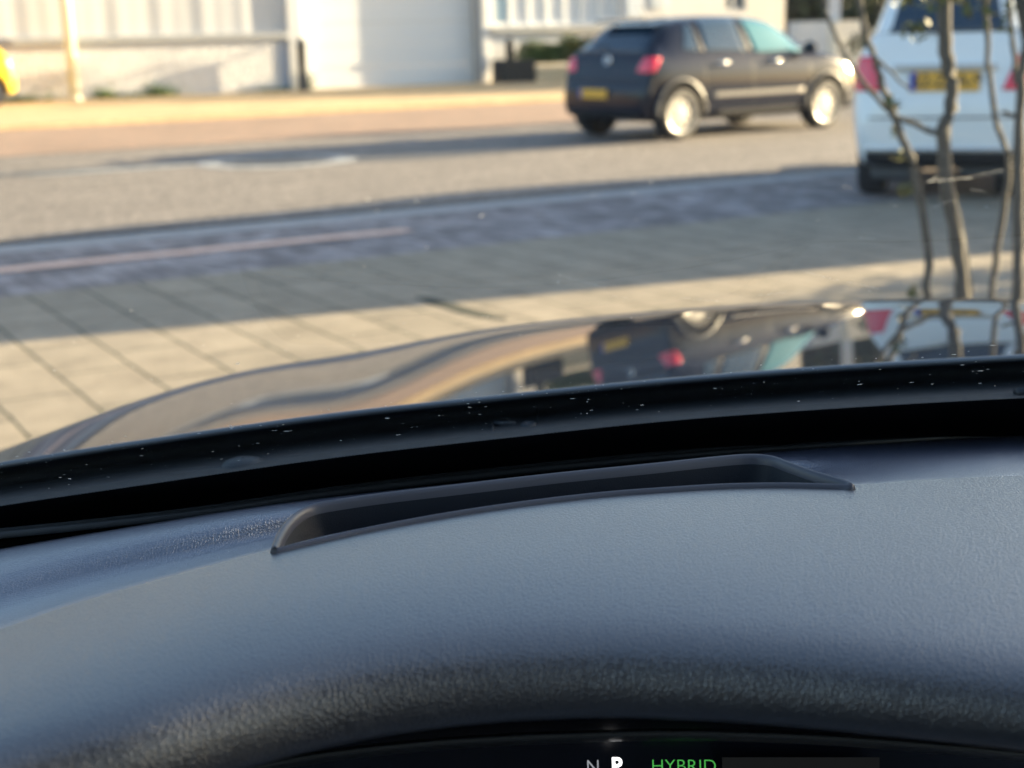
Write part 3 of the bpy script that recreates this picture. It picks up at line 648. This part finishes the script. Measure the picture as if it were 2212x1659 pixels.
# unseen tall van, added outside the frame to cast the shadow over the parking strip
def van(loc, az, label):
    o = empty('shadow_van', loc, R(90-az)); tag(o, label, 'van', 'unseen vans added as shadow casters')
    b = MB(); pr = [(x*.8,z) for x, z in [(0,.35),(0,2.5),(.1,2.62),(2.7,2.62),(3.05,2.5),(3.55,1.55),(4.0,1.25),(4.1,1.1),(4.1,.35)]]
    n = len(pr); vs = [(x, .92, z) for x, z in pr]+[(x, -.92, z) for x, z in pr]
    bo = mesh('body', vs, [tuple(range(n)), tuple(range(n,2*n))]+[(i,(i+1)%n,(i+1)%n+n,i+n) for i in range(n)], M['van_grey'], o); bevel(bo, .06, 3)
    for sg in (-1,1):
        b = MB(); b.cbox((2.2,sg*.925,1.75), .7, .01, .55); b.build('side_window', M['glass_dark'], o)
        for x in (.6,2.65): wheel(o, x, sg*.90, .34, sg)
    b = MB(); b.add([(2.49,.8,2.40),(2.49,-.8,2.40),(2.87,-.82,1.55),(2.87,.82,1.55)], [(0,1,2,3)]); b.build('windscreen', M['glass_dark'], o)
    return o
E1 = G(2212, 528) + azv(70)*4.6
van((E1.x-1.85, E1.y-.35, 0), 16, 'unseen grey van added right of the white car to cast shade')

# ------------------------------------------------------------------ thin multi-stemmed tree in front of our bonnet
TD = 4.8
tb = Dp(2085, 640, TD); tr = empty('street_tree', (tb.x, tb.y, 0)); tag(tr, 'thin multi stemmed young tree just beyond the bonnet on the right', 'tree')
O_ = Vector((tb.x, tb.y, 0))
def stem(pts, r0, r1, dd=0.0, base=True):
    P3 = [Dp(x, y, TD+dd) for x, y in pts]
    if base:
        a = P3[0]; P3 = [Vector((O_.x+(a.x-O_.x)*.35, a.y, 0)), Vector((O_.x+(a.x-O_.x)*.7, a.y, a.z*.5))]+P3
    Q = []
    for i in range(len(P3)-1):                        # smooth and roughen
        p0 = P3[max(i-1,0)]; p1 = P3[i]; p2 = P3[i+1]; p3 = P3[min(i+2,len(P3)-1)]
        for k in range(4):
            t = k/4; Q.append(.5*((2*p1)+(-p0+p2)*t+(2*p0-5*p1+4*p2-p3)*t*t+(-p0+3*p1-3*p2+p3)*t**3)+Vector((random.gauss(0,.0025),0,0)))
    Q.append(P3[-1]); n = len(Q); b = MB()
    b.tube([q-O_ for q in Q], [(r0+(r1-r0)*i/n)*random.uniform(.88,1.14) for i in range(n)], 9); b.build('stem', M['bark'], tr, True); return Q
tops = []
tops.append(stem([(2002,640),(2003,545),(1976,367),(1948,300),(1932,250),(1912,200),(1889,127),(1868,67),(1856,-10),(1835,-120),(1800,-260)], .016, .009)[-1])
stem([(1932,250),(1878,195),(1835,133),(1808,85),(1790,40),(1772,-30),(1740,-160)], .009, .005, .02, False)
tops.append(stem([(2078,640),(2073,553),(2047,417),(2038,300),(2056,217),(2052,160),(2041,90),(2036,-20),(2020,-160),(2040,-330)], .025, .020)[-1])
stem([(2092,650),(2086,560),(2066,450),(2050,400)], .011, .008, .04)
stem([(1932,250),(1975,268),(2010,284),(2038,290)], .009, .010, .0, False)
tops.append(stem([(2142,640),(2158,500),(2175,400),(2176,333),(2150,250),(2136,133),(2128,-20),(2140,-200)], .013, .008, .06)[-1])
tops.append(stem([(2197,640),(2200,500),(2199,333),(2206,200),(2216,60),(2225,-120)], .024, .013, -.03)[-1])
stem([(2200,252),(2180,247),(2166,240)], .008, .006, -.02, False)
stem([(2194,180),(2190,110),(2182,30),(2178,-60)], .009, .006, .02, False)
stem([(1885,120),(1925,155),(1965,195)], .007, .003, .0, False)
rr = random.Random(5); pts = []
for q in range(34):                                   # crown, mostly above the frame
    a = rr.choice(tops); tp = (a.x+rr.uniform(-.45,.6), a.y+rr.uniform(-.5,.5), rr.uniform(1.75,2.9)); b = MB()
    pts += cloud(tp, (.17,.17,.15), 26, rr, 0)
for (x, y, n, s) in [(2140,6,9,.06),(2168,30,12,.07),(1955,-6,12,.05),(1975,68,14,.045),(1990,60,12,.04),(1925,222,10,.035),(1918,235,6,.03),(2105,8,8,.06),(2010,2,8,.05),
                     (1948,337,7,.03),(1957,412,8,.028),(1935,285,5,.025),(1978,-8,12,.05),(1978,630,6,.02),(2070,-20,30,.1),(1895,-25,14,.06)]:
    c = Dp(x, y, TD+rr.uniform(-.12,.12)); pts += cloud(c, (s,s,s*.8), n, rr, 0)
leaves('crown', [Vector(p)-O_ for p in pts], .042, M['leaf'], tr, 9, .6)
b = MB()
for q in range(26):
    a = rr.choice(tops); e = Vector((a.x+rr.uniform(-.6,.7), a.y+rr.uniform(-.5,.5), rr.uniform(1.9,2.8))); m_ = (a+e)/2+Vector((0,0,.1)); b.tube([a-O_-Vector((0,0,.3)), m_-O_, e-O_], [.009,.006,.003], 5)
b.build('twigs', M['bark'], tr)

# ------------------------------------------------------------------ our own car: bonnet, cowl, windscreen, dashboard, cluster, cabin
car = empty('own_car', (0, .2, 0)); tag(car, 'dark car we sit in, with grey blue dashboard and shiny bonnet', 'car')
def ob(name, b, m, parent=None, smooth=True):
    p = parent or car; w = p.matrix_world if False else None
    o = b.build(name, m, None, smooth); o.parent = p
    off = car.location if p is car else car.location
    o.data.transform(Matrix.Translation(-Vector(off))) if p is car else o.data.transform(Matrix.Translation(-Vector(off)))
    return o
# bonnet ---------------------------------------------------------
cowl_y = interp([-350,0,300,737,1106,1475,1850,2212,2600], [1058,1004,957,896,856,820,792,771,752])
sil_y = interp([-350,-100,0,100,200,300,440,540,620,690,760,870,1000,1150,1300,1500,1700,1900,2060,2212,2600], [1054,1002,974,938,898,862,822,794,779,778,769,743,717,696,682,664,652,645,643,645,660])
cowl_z = interp([-350,0,737,1475,2212,2600], [.905,.925,.957,.975,.987,.99])
Lf = interp([-350,0,200,500,800,1100,1475,1900,2212,2600], [.18,.30,.50,.80,.95,.98,.93,.81,.76,.74])
T0 = interp([-350,0,300,700,1000,1475,1900,2212,2600], [.30,.255,.21,.178,.153,.116,.098,.092,.092])
def col_profile(px):
    c = G(px, cowl_y(px), cowl_z(px)); az = Vector((c.x, c.y, 0)); r0 = az.length; az.normalize()
    d = ray(px, sil_y(px)); es = -d.z/math.hypot(d.x, d.y); d2 = ray(px, cowl_y(px)); ec = -d2.z/math.hypot(d2.x, d2.y)
    L = Lf(px); avg = es-(ec-es)*r0/L; t0 = min(T0(px), avg-.006)
    p = max(.4, (es-t0)/(avg-t0)-1)
    N = 44; z = c.z; out = [(r0, c.z)]
    for i in range(1, N+1):
        s = i/N; zz = c.z-L*(t0*s+(es-t0)*s**(p+1)/(p+1)); out.append((r0+L*s, zz))
    r, z = out[-1]; sl_ = es; ds = .02
    for i in range(20):                               # roll over the nose
        sl_ += .03+.02*i; r += ds; z -= sl_*ds; out.append((r, z))
        if z < .72: break
    r, z = out[-1]
    while len(out) < N+24: z -= .028; r += .001; out.append((r, z))
    return [(az.x*r_, az.y*r_, z_) for r_, z_ in out[:N+24]]
prof = [[Vector(p) for p in col_profile(px)] for px in np.arange(-350, 2601, 25)]
for it in range(38):                                    # relax across the width so the pressing stays smooth
    prof = [prof[0]]+[[(a+c*2+d)/4 for a, c, d in zip(prof[i-1], prof[i], prof[i+1])] for i in range(1, len(prof)-1)]+[prof[-1]]
b = MB(); b.grid(prof); bonnet = ob('bonnet', b, M['hood_paint'])
# highlight along the bonnet's rear edge, put in as a lighter painted bead
pxs = list(np.arange(-350, 2601, 50))
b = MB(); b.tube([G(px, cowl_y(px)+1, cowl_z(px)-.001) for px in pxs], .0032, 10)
ob('bonnet_highlight', b, mat('highlight_paint', (.16,.18,.20), .35, metal=.5, coat=1, coatr=.2))
# cowl panel between bonnet and glass
serr = interp([-350,0,300,737,1106,1475,1850,2212,2600], [1145,1086,1042,980,938,900,873,853,838])
b = MB(); rows = []
for k, (f_, dz) in enumerate([(0.0,-.010),(.12,-.022),(.3,-.030),(.5,-.031),(.7,-.026),(.85,-.019),(1.05,-.016),(1.5,-.02)]):
    rows.append([G(px, cowl_y(px)+6+(serr(px)-cowl_y(px))*f_, cowl_z(px)+dz) for px in pxs])
b.grid(rows); cowl = ob('cowl_panel', b, mat('cowl_plastic', (.022,.027,.031), .75, var=.35, vscale=60, bump=.0003, bscale=500))
def onpx(px, py, z): return G(px, py, z)-Vector(car.location)
b = MB()
for (x0, x1, y0, y1) in ((1065,1114,909,911),(1062,1112,931,933),(1062,1066,911,931),(1160,1163,880,934)):
    P0, P1, P2, P3 = [G(x, y, .944) for x, y in ((x0,y0),(x1,y0),(x1,y1),(x0,y1))]; b.add([P0,P1,P2,P3,P0-Vector((0,0,.003)),P1-Vector((0,0,.003)),P2-Vector((0,0,.003)),P3-Vector((0,0,.003))], [(0,1,2,3),(0,4,5,1),(1,5,6,2),(2,6,7,3),(3,7,4,0)])
c = G(1142, 920, .944); b.lathe([(0,.001),(.003,.004),(.003,.0065),(0,.008)], c, 'Z', 20)
c = G(527, 1012, .925); b.lathe([(0,.022),(.006,.018),(.009,.010),(.010,.001)], c, 'Z', 24)
ob('washer_jet', b, mat('jet_plastic', (.022,.028,.034), .5), None)
b = MB(); b.tube([G(x, y, .97) for x, y in ((2196,850),(2240,845),(2320,838))], .005, 8); ob('wiper_arm', b, M['seal'])
# windscreen: raked sheet from its foot up over our head
fz = interp([-350,0,737,1475,2212,2600], [.955,.968,.99,1.002,1.01,1.012])
def gl_pt(px, t):                                     # t = metres back from the frit's top edge along the rake
    s = G(px, serr(px), fz(px)+.012); return Vector((s.x*(1-t*.10), s.y-t*.883+.05*t*t*0, s.z+t*.469-.035*t*t))
b = MB(); gp = list(np.arange(-1500, 3701, 100))
serr0 = serr
def sx(px): return serr0(min(max(px, -1500), 3700))
b.grid([[gl_pt(px, t) for px in gp] for t in (-.16,-.1,-.05,0,.1,.2,.35,.5,.65,.80)])
ws_ = ob('windscreen', b, M['windscreen'])
# black frit band with dotted top edge on the glass, seen below the cowl
b = MB(); fp = list(np.arange(-350, 2601, 50))
b.grid([[gl_pt(px, t)-Vector((0,.0,.0025)) for px in fp] for t in (-.159,-.12,-.08,-.04,-.0005)])
dp = np.arange(-350, 2600, 7.4)
for i, px in enumerate(dp):                           # serrated ceramic edge
    a = gl_pt(px, -.001)-Vector((0,0,.0025)); c = gl_pt(px+4.2, -.001)-Vector((0,0,.0025)); d = gl_pt(px+2.1, .0035)-Vector((0,0,.0025)); b.add([a, c, d], [(0,1,2)])
ob('frit_band', b, M['frit'], ws_, False)
# dust and scratches on the outside of the glass
rr = random.Random(77); b = MB()
def flake(P, s, el=1.0, ang=0):
    a = Vector((math.cos(ang), -math.sin(ang)*.88, math.sin(ang)*.47))*s*el; c = Vector((-math.sin(ang), -math.cos(ang)*.88, math.cos(ang)*.47))*s
    k = [rr.uniform(.6,1.2) for _ in range(5)]; P = P+Vector((0,.002,.004))
    b.add([P+a*math.cos(q)*k[i]+c*math.sin(q)*k[i] for i, q in enumerate(np.linspace(0, 5.03, 5))], [(0,1,2,3,4)])
def glass_hit(px, py):
    x = px
    for it in range(8):                               # find the glass point that projects at (px, py)
        lo, hi = -.16, .8
        for _ in range(24):
            mid = (lo+hi)/2
            if px_of(gl_pt(x, mid))[1] > py: lo = mid
            else: hi = mid
        x += (px-px_of(gl_pt(x, lo))[0])*.7
    return gl_pt(x, lo)
for _ in range(620):
    px = rr.uniform(0, 2212); y1 = serr(px)
    py = rr.uniform(cowl_y(px)-5, y1) if rr.random() < .62 else (rr.uniform(300, 760) if px > 1100 else rr.uniform(430, 900))
    if rr.random() < .35: continue
    near = .35 if py < 800 and py < cowl_y(px)-20 else .62
    flake(glass_hit(px, py), near*rr.choice([.0004,.0005,.0006,.0008,.0014])*rr.uniform(.7,1.1), rr.choice([1,1,1,1.8,3]), rr.uniform(-.5,.5))
for (x, y, s) in [(497,934,.0011),(130,1045,.0009),(150,1048,.0010),(148,1060,.0006),(138,987,.0008),(105,1068,.0006),(478,1005,.0006),(1050,978-50,.0005),(770,495,.0003),(1880,645,.0004),(2028,404,.0003)]:
    flake(glass_hit(x, y), s, 1.4, rr.uniform(0,3))
for (x0, y0, x1, y1, n) in [(2005,413,2100,405,60),(2090,404,2170,388,24),(1742,606,1812,622,26),(1830,625,1900,640,24),(1205,612,1310,640,26),(1640,655,1700,648,20),(1470,661,1560,668,22),(2015,470,2060,450,14),(2100,430,2130,433,10),(1855,530,1890,534,8),(1040,700,1085,706,9),(1310,655,1365,665,8),(2010,414,2025,402,12)]:
    for i in range(n):
        t = (i+rr.random())/n; flake(glass_hit(x0+(x1-x0)*t+rr.gauss(0,.8), y0+(y1-y0)*t+rr.gauss(0,.9)), .00016, 4.0, -math.atan2(y1-y0, x1-x0))
du = ob('dust', b, M['dust'], ws_, False); du['kind'] = 'stuff'

# dashboard ------------------------------------------------------
ridge = interp([-500,-150,0,150,300,450,590,740,937,1106,1300,1475,1640,1833,2000,2212,2500,2900], [1530,1408,1360,1308,1264,1223,1186,1151,1115,1088,1066,1052,1046,1047,1036,1027,1020,1015])
rim_f = ridge
edge_y = interp([-500,0,300,620,1106,1635,1900,2212,2900], [1285,1190,1138,1088,1033,980,960,943,915])
rz = interp([-500,0,590,1475,2212,2900], [.975,.985,1.0,1.005,1.005,1.0])
L1 = interp([-500,0,300,500,700,900,1106,1300,1500,1700,1900,2212,2600], [1830,1640,1560,1500,1452,1420,1402,1396,1402,1414,1432,1465,1520])
L2 = interp([-500,0,250,500,750,1106,1400,1650,1900,2212,2600], [1900,1712,1645,1592,1560,1532,1530,1535,1545,1560,1600])
b = MB(); cx = list(np.arange(-500, 2901, 50)); rows = []
# the top of the hump, from its front crease to the lip above the cluster
def zl1(px): return .995+.004*math.cos((px-1300)/900)
NT = 26
for i in range(NT+1):
    s = i/NT; row = []
    for px in cx:
        py = ridge(px)+(L1(px)-ridge(px))*s; z = rz(px)*(1-s)+zl1(px)*s+.007*math.sin(math.pi*s**.85)
        row.append(G(px, py, z))
    rows.append(row)
for i in range(1, 15):                                 # quarter round over the lip
    q = i/14*R(100); row = []
    for px in cx:
        a = G(px, L1(px), zl1(px)); k = 0
        d = Vector((a.x, a.y, 0)).normalized(); back = .007
        P = a-d*(back*math.sin(min(q, math.pi/2)))-Vector((0,0,.040*(1-math.cos(q)))); row.append(P)
    rows.append(row)
for i in range(1, 8):                                  # underside runs forward into the binnacle
    s = i/7; row = []
    for k, px in enumerate(cx):
        P = rows[NT+14][k]; d = Vector((P.x, P.y, 0)).normalized(); row.append(P+d*(.17*s)+Vector((0,0,-.012*s+.014*math.sin(math.pi*s))))
    rows.append(row)
def resample(col, n):
    d = [0]
    for a, c in zip(col, col[1:]): d.append(d[-1]+(c-a).length)
    out = []; j = 0
    for i in range(n):
        t = d[-1]*i/(n-1)
        while j < len(d)-2 and d[j+1] < t: j += 1
        k = (t-d[j])/max(1e-9, d[j+1]-d[j]); out.append(col[j].lerp(col[j+1], k))
    return out
cols = []
for k in range(len(cx)):
    c_ = resample([Vector(r_[k]) for r_ in rows], 110)
    for it in range(34):
        c_ = [c_[0]]+[(c_[i-1]+c_[i]*2+c_[i+1])/4 for i in range(1, 109)]+[c_[-1]]
    cols.append(c_)
b.grid([[cols[k][i] for k in range(len(cx))] for i in range(110)]); dash = ob('dashboard', b, M['vinyl'])
def dob(name, b, m, smooth=True, par=None):
    o = ob(name, b, m, None, smooth); o.parent = par or dash; return o
# crease: a fine step down to the front shelf, then the shelf with its soft groove and raised front edge
b = MB(); rows = []
for (f_, dz) in [(0,-.0006),(-.001,-.012),(.06,-.026),(.25,-.030),(.42,-.027),(.56,-.021),(.70,-.016),(.85,-.013),(.97,-.014),(1.0,-.016),(1.02,-.022),(1.03,-.05)]:
    row = []
    for px in cx:
        kk = min(1, max(0, (px-1650)/500)); dz_ = dz*(1-kk)+(-.001-.020*max(0,f_)**1.5)*kk
        z = rz(px)+dz_ + (-.012*f_ if px < 700 else -.012*f_); a = ridge(px)+(edge_y(px)-ridge(px))*max(0,f_)-(2 if f_ < 0 else 0)
        row.append(G(px, a, z))
    rows.append(row)
b.grid(rows); dob('front_shelf', b, M['vinyl_low'])
# thin seal line in the black gap behind the glass foot
b = MB(); sealy = interp([-350,367,737,1106,1475,2212,2600], [1180,1106,1053,1010,975,925,902])
b.tube([G(px, sealy(px), .955) for px in pxs], .0016, 8); b.tube([G(px, sealy(px)+9, .953) for px in pxs], .0035, 8); dob('glass_seal', b, mat('seal_gloss', (.045,.052,.058), .35))
b = MB(); b.grid([[G(px, serr(px)+k, z) for px in np.arange(-500, 2901, 100)] for k, z in ((14,.93),(40,.925),(70,.915),(110,.90),(190,.86))]); dob('glass_foot_lining', b, M['frit'])
b = MB(); b.box((-1.2,.84,.5), (2.6,0,0), (0,.64,0), (0,0,.36)); dob('bulkhead', b, M['frit'], False)  # unseen black box, added so the frit mirrors no sunlit ground
# storage pocket: rim loop, inner wall, floor
loop = [(592,1184),(600,1160),(612,1138),(632,1114),(660,1096),(700,1085),(820,1067),(1000,1046),(1200,1023),(1400,1003),(1550,987),(1620,982),(1668,986),(1705,999),(1765,1020),(1815,1035),(1836,1043),(1828,1047),
        (1720,1044),(1640,1044),(1560,1046),(1475,1051),(1300,1064),(1106,1087),(937,1113),(800,1139),(720,1157),(650,1173),(605,1184)]
nb = 17
def lz(i, x):
    return rz(x)+(.004 if i < nb else .003)
LP = []
for i in range(len(loop)):                             # refine the loop
    p0, p1, p2, p3 = [loop[(i+k) % len(loop)] for k in (-1,0,1,2)]
    for t in (0,.25,.5,.75):
        LP.append((.5*((2*p1[0])+(-p0[0]+p2[0])*t+(2*p0[0]-5*p1[0]+4*p2[0]-p3[0])*t*t+(-p0[0]+3*p1[0]-3*p2[0]+p3[0])*t**3), .5*((2*p1[1])+(-p0[1]+p2[1])*t+(2*p0[1]-5*p1[1]+4*p2[1]-p3[1])*t*t+(-p0[1]+3*p1[1]-3*p2[1]+p3[1])*t**3), i))
P3 = [G(x, y, lz(i, x)) for x, y, i in LP]
cen = sum(P3, Vector())/len(P3)
N = len(P3)
def inset(k, dz):
    out = []
    for i in range(N):
        t = (P3[(i+1)%N]-P3[i-1]).normalized(); nrm = Vector((t.y, -t.x, 0))
        out.append(P3[i]+nrm*k+Vector((0,0,dz)))
    return out
b = MB(); w_ = .0016
b.grid([inset(s_*-1*k, dz) for s_ in (-1,) for k, dz in [(-.0030,-.03),(-.0028,-.004),(-.0018,-.0006),(0,.0006),(.0018,-.0002),(.0030,-.0022),(.0034,-.006)]], True)
pk = dob('storage_pocket', b, M['rim_pl'])
b = MB(); r0 = inset(.0034,-.006); flr = [Vector((cen.x+(p.x-cen.x)*.86, cen.y+(p.y-cen.y)*.80, cen.z-.048)) for p in P3]
rws = [r0]+[[a.lerp(c, t)+Vector((0,0,(a.z-c.z)*(t-t**1.6)*-.9)) for a, c in zip(r0, flr)] for t in (.15,.35,.6,.85)]+[flr]
b.grid(rws, True); n0 = len(b.v); b.v.append(tuple(Vector((cen.x, cen.y, cen.z-.049)))); b.f += [(n0-N+i, n0-N+(i+1)%N, n0) for i in range(N)]
o = dob('pocket_well', b, M['pocket']); o.parent = pk

# instrument cluster in the binnacle
def cl(px, py, y=.80): return Dp(px, py, y)
clu = empty('instrument_cluster', (0,0,0)); clu.parent = dash; clu.matrix_parent_inverse = Matrix.Identity(4); clu.location = -Vector(car.location)
b = MB(); b.grid([[cl(px, py, .805+.02*(1-(py-1540)/500)) for px in range(-300, 2701, 200)] for py in (1480, 1600, 1800, 2000)]); b.build('display_panel', M['screen'], clu)
arc = interp([400,520,640,800,1000,1200,1450,1700,2000,2300], [1712,1668,1640,1618,1600,1590,1584,1590,1610,1640])
b = MB(); apx = list(range(400, 2301, 50))
b.grid([[cl(px, arc(px)+dy+(8 if px < 700 else 0)*0, .70+dd) for px in apx] for dy, dd in ((-10,.012),(-5,.002),(0,0),(6,.003),(14,.02),(16,.10))]); b.build('bezel', mat('bezel_plastic', (.05,.05,.05), .35), clu, True)
def scr_text(s, px, py, h, m, fat=0, sxx=1):
    c = cl(px, py, .797); nrm = -ray(px, py).normalized(); up = Vector((0,.3,1)); rt = Vector((1,0,.0)); up = (up-up.dot(nrm)*nrm).normalized(); rt = up.cross(nrm).normalized()
    mw = Matrix((( rt.x,up.x,nrm.x,c.x),(rt.y,up.y,nrm.y,c.y),(rt.z,up.z,nrm.z,c.z),(0,0,0,1)))
    return text_mesh('lettering', s, h/F*.80/.72*1.03, m, clu, mw, .0002, fat, sxx)
scr_text('N', 1281, 1658, 32, M['t_grey'], -.0001, .95); scr_text('P', 1332, 1656, 37, M['t_white'], .0003, .95); scr_text('HYBRID', 1477, 1656, 30, M['t_green'], -.00018, 1.04)
b = MB(); b.grid([[cl(px, py, .800) for px in range(1560, 1901, 20)] for py in (1636, 1680, 1740, 1800)]); b.build('dim_panel', M['t_dim'], clu)  # dim grey panel with a very weak glow

# lower dashboard, cabin shell
b = MB(); b.box((-1.0,.55,.35), (1.9,0,0), (0,.55,0), (0,0,.45)); dob('lower_dashboard', b, M['vinyl_low'], False)
def shell(name, quads, m, th=.03):
    b = MB()
    for q in quads: b.add(q, [(0,1,2,3)])
    o = ob(name, b, m, None, False); md = o.modifiers.new('s', 'SOLIDIFY'); md.thickness = th; return o
xl, xr = -.62, 1.05
b = MB(); rows = []
for i in range(9):
    y = .37-2.15*i/8; zc_ = 1.385+.17*math.sin(math.pi*.5*min(1,i/3.2)); rows.append([(xl+.10+(xr-xl-.2)*k/8, y, zc_+.05*math.sin(math.pi*k/8)) for k in range(9)])
b.grid(rows); rf = ob('roof', b, M['liner']); md = rf.modifiers.new('s', 'SOLIDIFY'); md.thickness = .04; md.offset = 1
shell('door', [[(xl-.12,.95,.25),(xl-.12,-.35,.25),(xl-.08,-.35,.98),(xl-.08,.95,.96)]], M['hood_paint'], .06)
shell('door', [[(xr+.12,.95,.25),(xr+.12,-.35,.25),(xr+.08,-.35,.98),(xr+.08,.95,.96)]], M['hood_paint'], .06)
shell('rear_body', [[(xl-.1,-.36,.25),(xl-.1,-2.2,.25),(xl-.08,-2.2,1.0),(xl-.08,-.36,.99)],[(xr+.1,-.36,.25),(xr+.1,-2.2,.25),(xr+.08,-2.2,1.0),(xr+.08,-.36,.99)],[(xl-.08,-2.2,.25),(xr+.08,-2.2,.25),(xr+.08,-2.2,1.0),(xl-.08,-2.2,1.0)],[(xl+.1,-1.78,1.5),(xr-.1,-1.78,1.5),(xr,-2.2,1.0),(xl,-2.2,1.0)]], M['hood_paint'], .04)
shell('floor', [[(xl-.1,1.1,.24),(xr+.1,1.1,.24),(xr+.1,-2.2,.24),(xl-.1,-2.2,.24)]], M['liner'], .02)
b = MB()
b.tube([(xl-.03,1.02,.98),(xl+.03,.7,1.20),(xl+.10,.37,1.385)], .035, 10); b.tube([(xr+.03,1.15,.98),(xr-.03,.75,1.22),(xr-.10,.37,1.385)], .035, 10)
ob('windscreen_pillar', b, M['liner'])
for sx_ in (xl, xr):
    s_ = 1 if sx_ < 0 else -1; b = MB(); b.tube([(sx_-.06*s_,-.36,.98),(sx_+.0,-.40,1.25),(sx_+.10*s_,-.42,1.52)], .045, 8); ob('door_pillar', b, M['liner'])
    b = MB(); b.tube([(sx_-.06*s_,-1.35,.98),(sx_+.02*s_,-1.45,1.25),(sx_+.10*s_,-1.5,1.50)], .08, 8); ob('rear_pillar', b, M['liner'])
b = MB(); b.box((xl+.05,-.45,.30), (.58,0,0), (0,.55,0), (0,0,.22)); b.box((xl+.07,-.62,.5), (.54,0,0), (0,.15,0), (0,-.12,.70)); st = ob('front_seat', b, M['pocket'], None, False); bevel(st, .05, 3)
b = MB(); b.box((xl+.93,-.45,.30), (.58,0,0), (0,.55,0), (0,0,.22)); b.box((xl+.95,-.62,.5), (.54,0,0), (0,.15,0), (0,-.12,.70)); st = ob('front_seat', b, M['pocket'], None, False); bevel(st, .05, 3)

hatchback('sun_block_car', (2.30, .25, 0), 8, mat('grey_paint', (.25,.26,.28), .4, coat=1), 'unseen grey car added on our right to keep sun off the dashboard', zk=1.17, kind='tall')  # unseen car, added to block direct sun from the dashboard
bs = empty('shade_bush', (4.3, 7.75, 0)); tag(bs, 'low dark bush just outside the right edge beyond the tree', 'bush')  # unseen bush, added for the grey shadow on the slabs
rr = random.Random(41); pts = []
for q in range(12): pts += cloud((rr.uniform(-.35,.35), rr.uniform(-.4,.4), rr.uniform(.15,.65)), (.22,.22,.2), 130, rr, .2)
leaves('foliage', pts, .07, M['hedge'], bs, 12)
b = MB()
for q in range(7): b.tube([(0,0,0),(rr.uniform(-.2,.2),rr.uniform(-.2,.2),.35),(rr.uniform(-.4,.4),rr.uniform(-.4,.4),.75)], [.02,.014,.006], 6)
b.build('stems', M['bark'], bs)
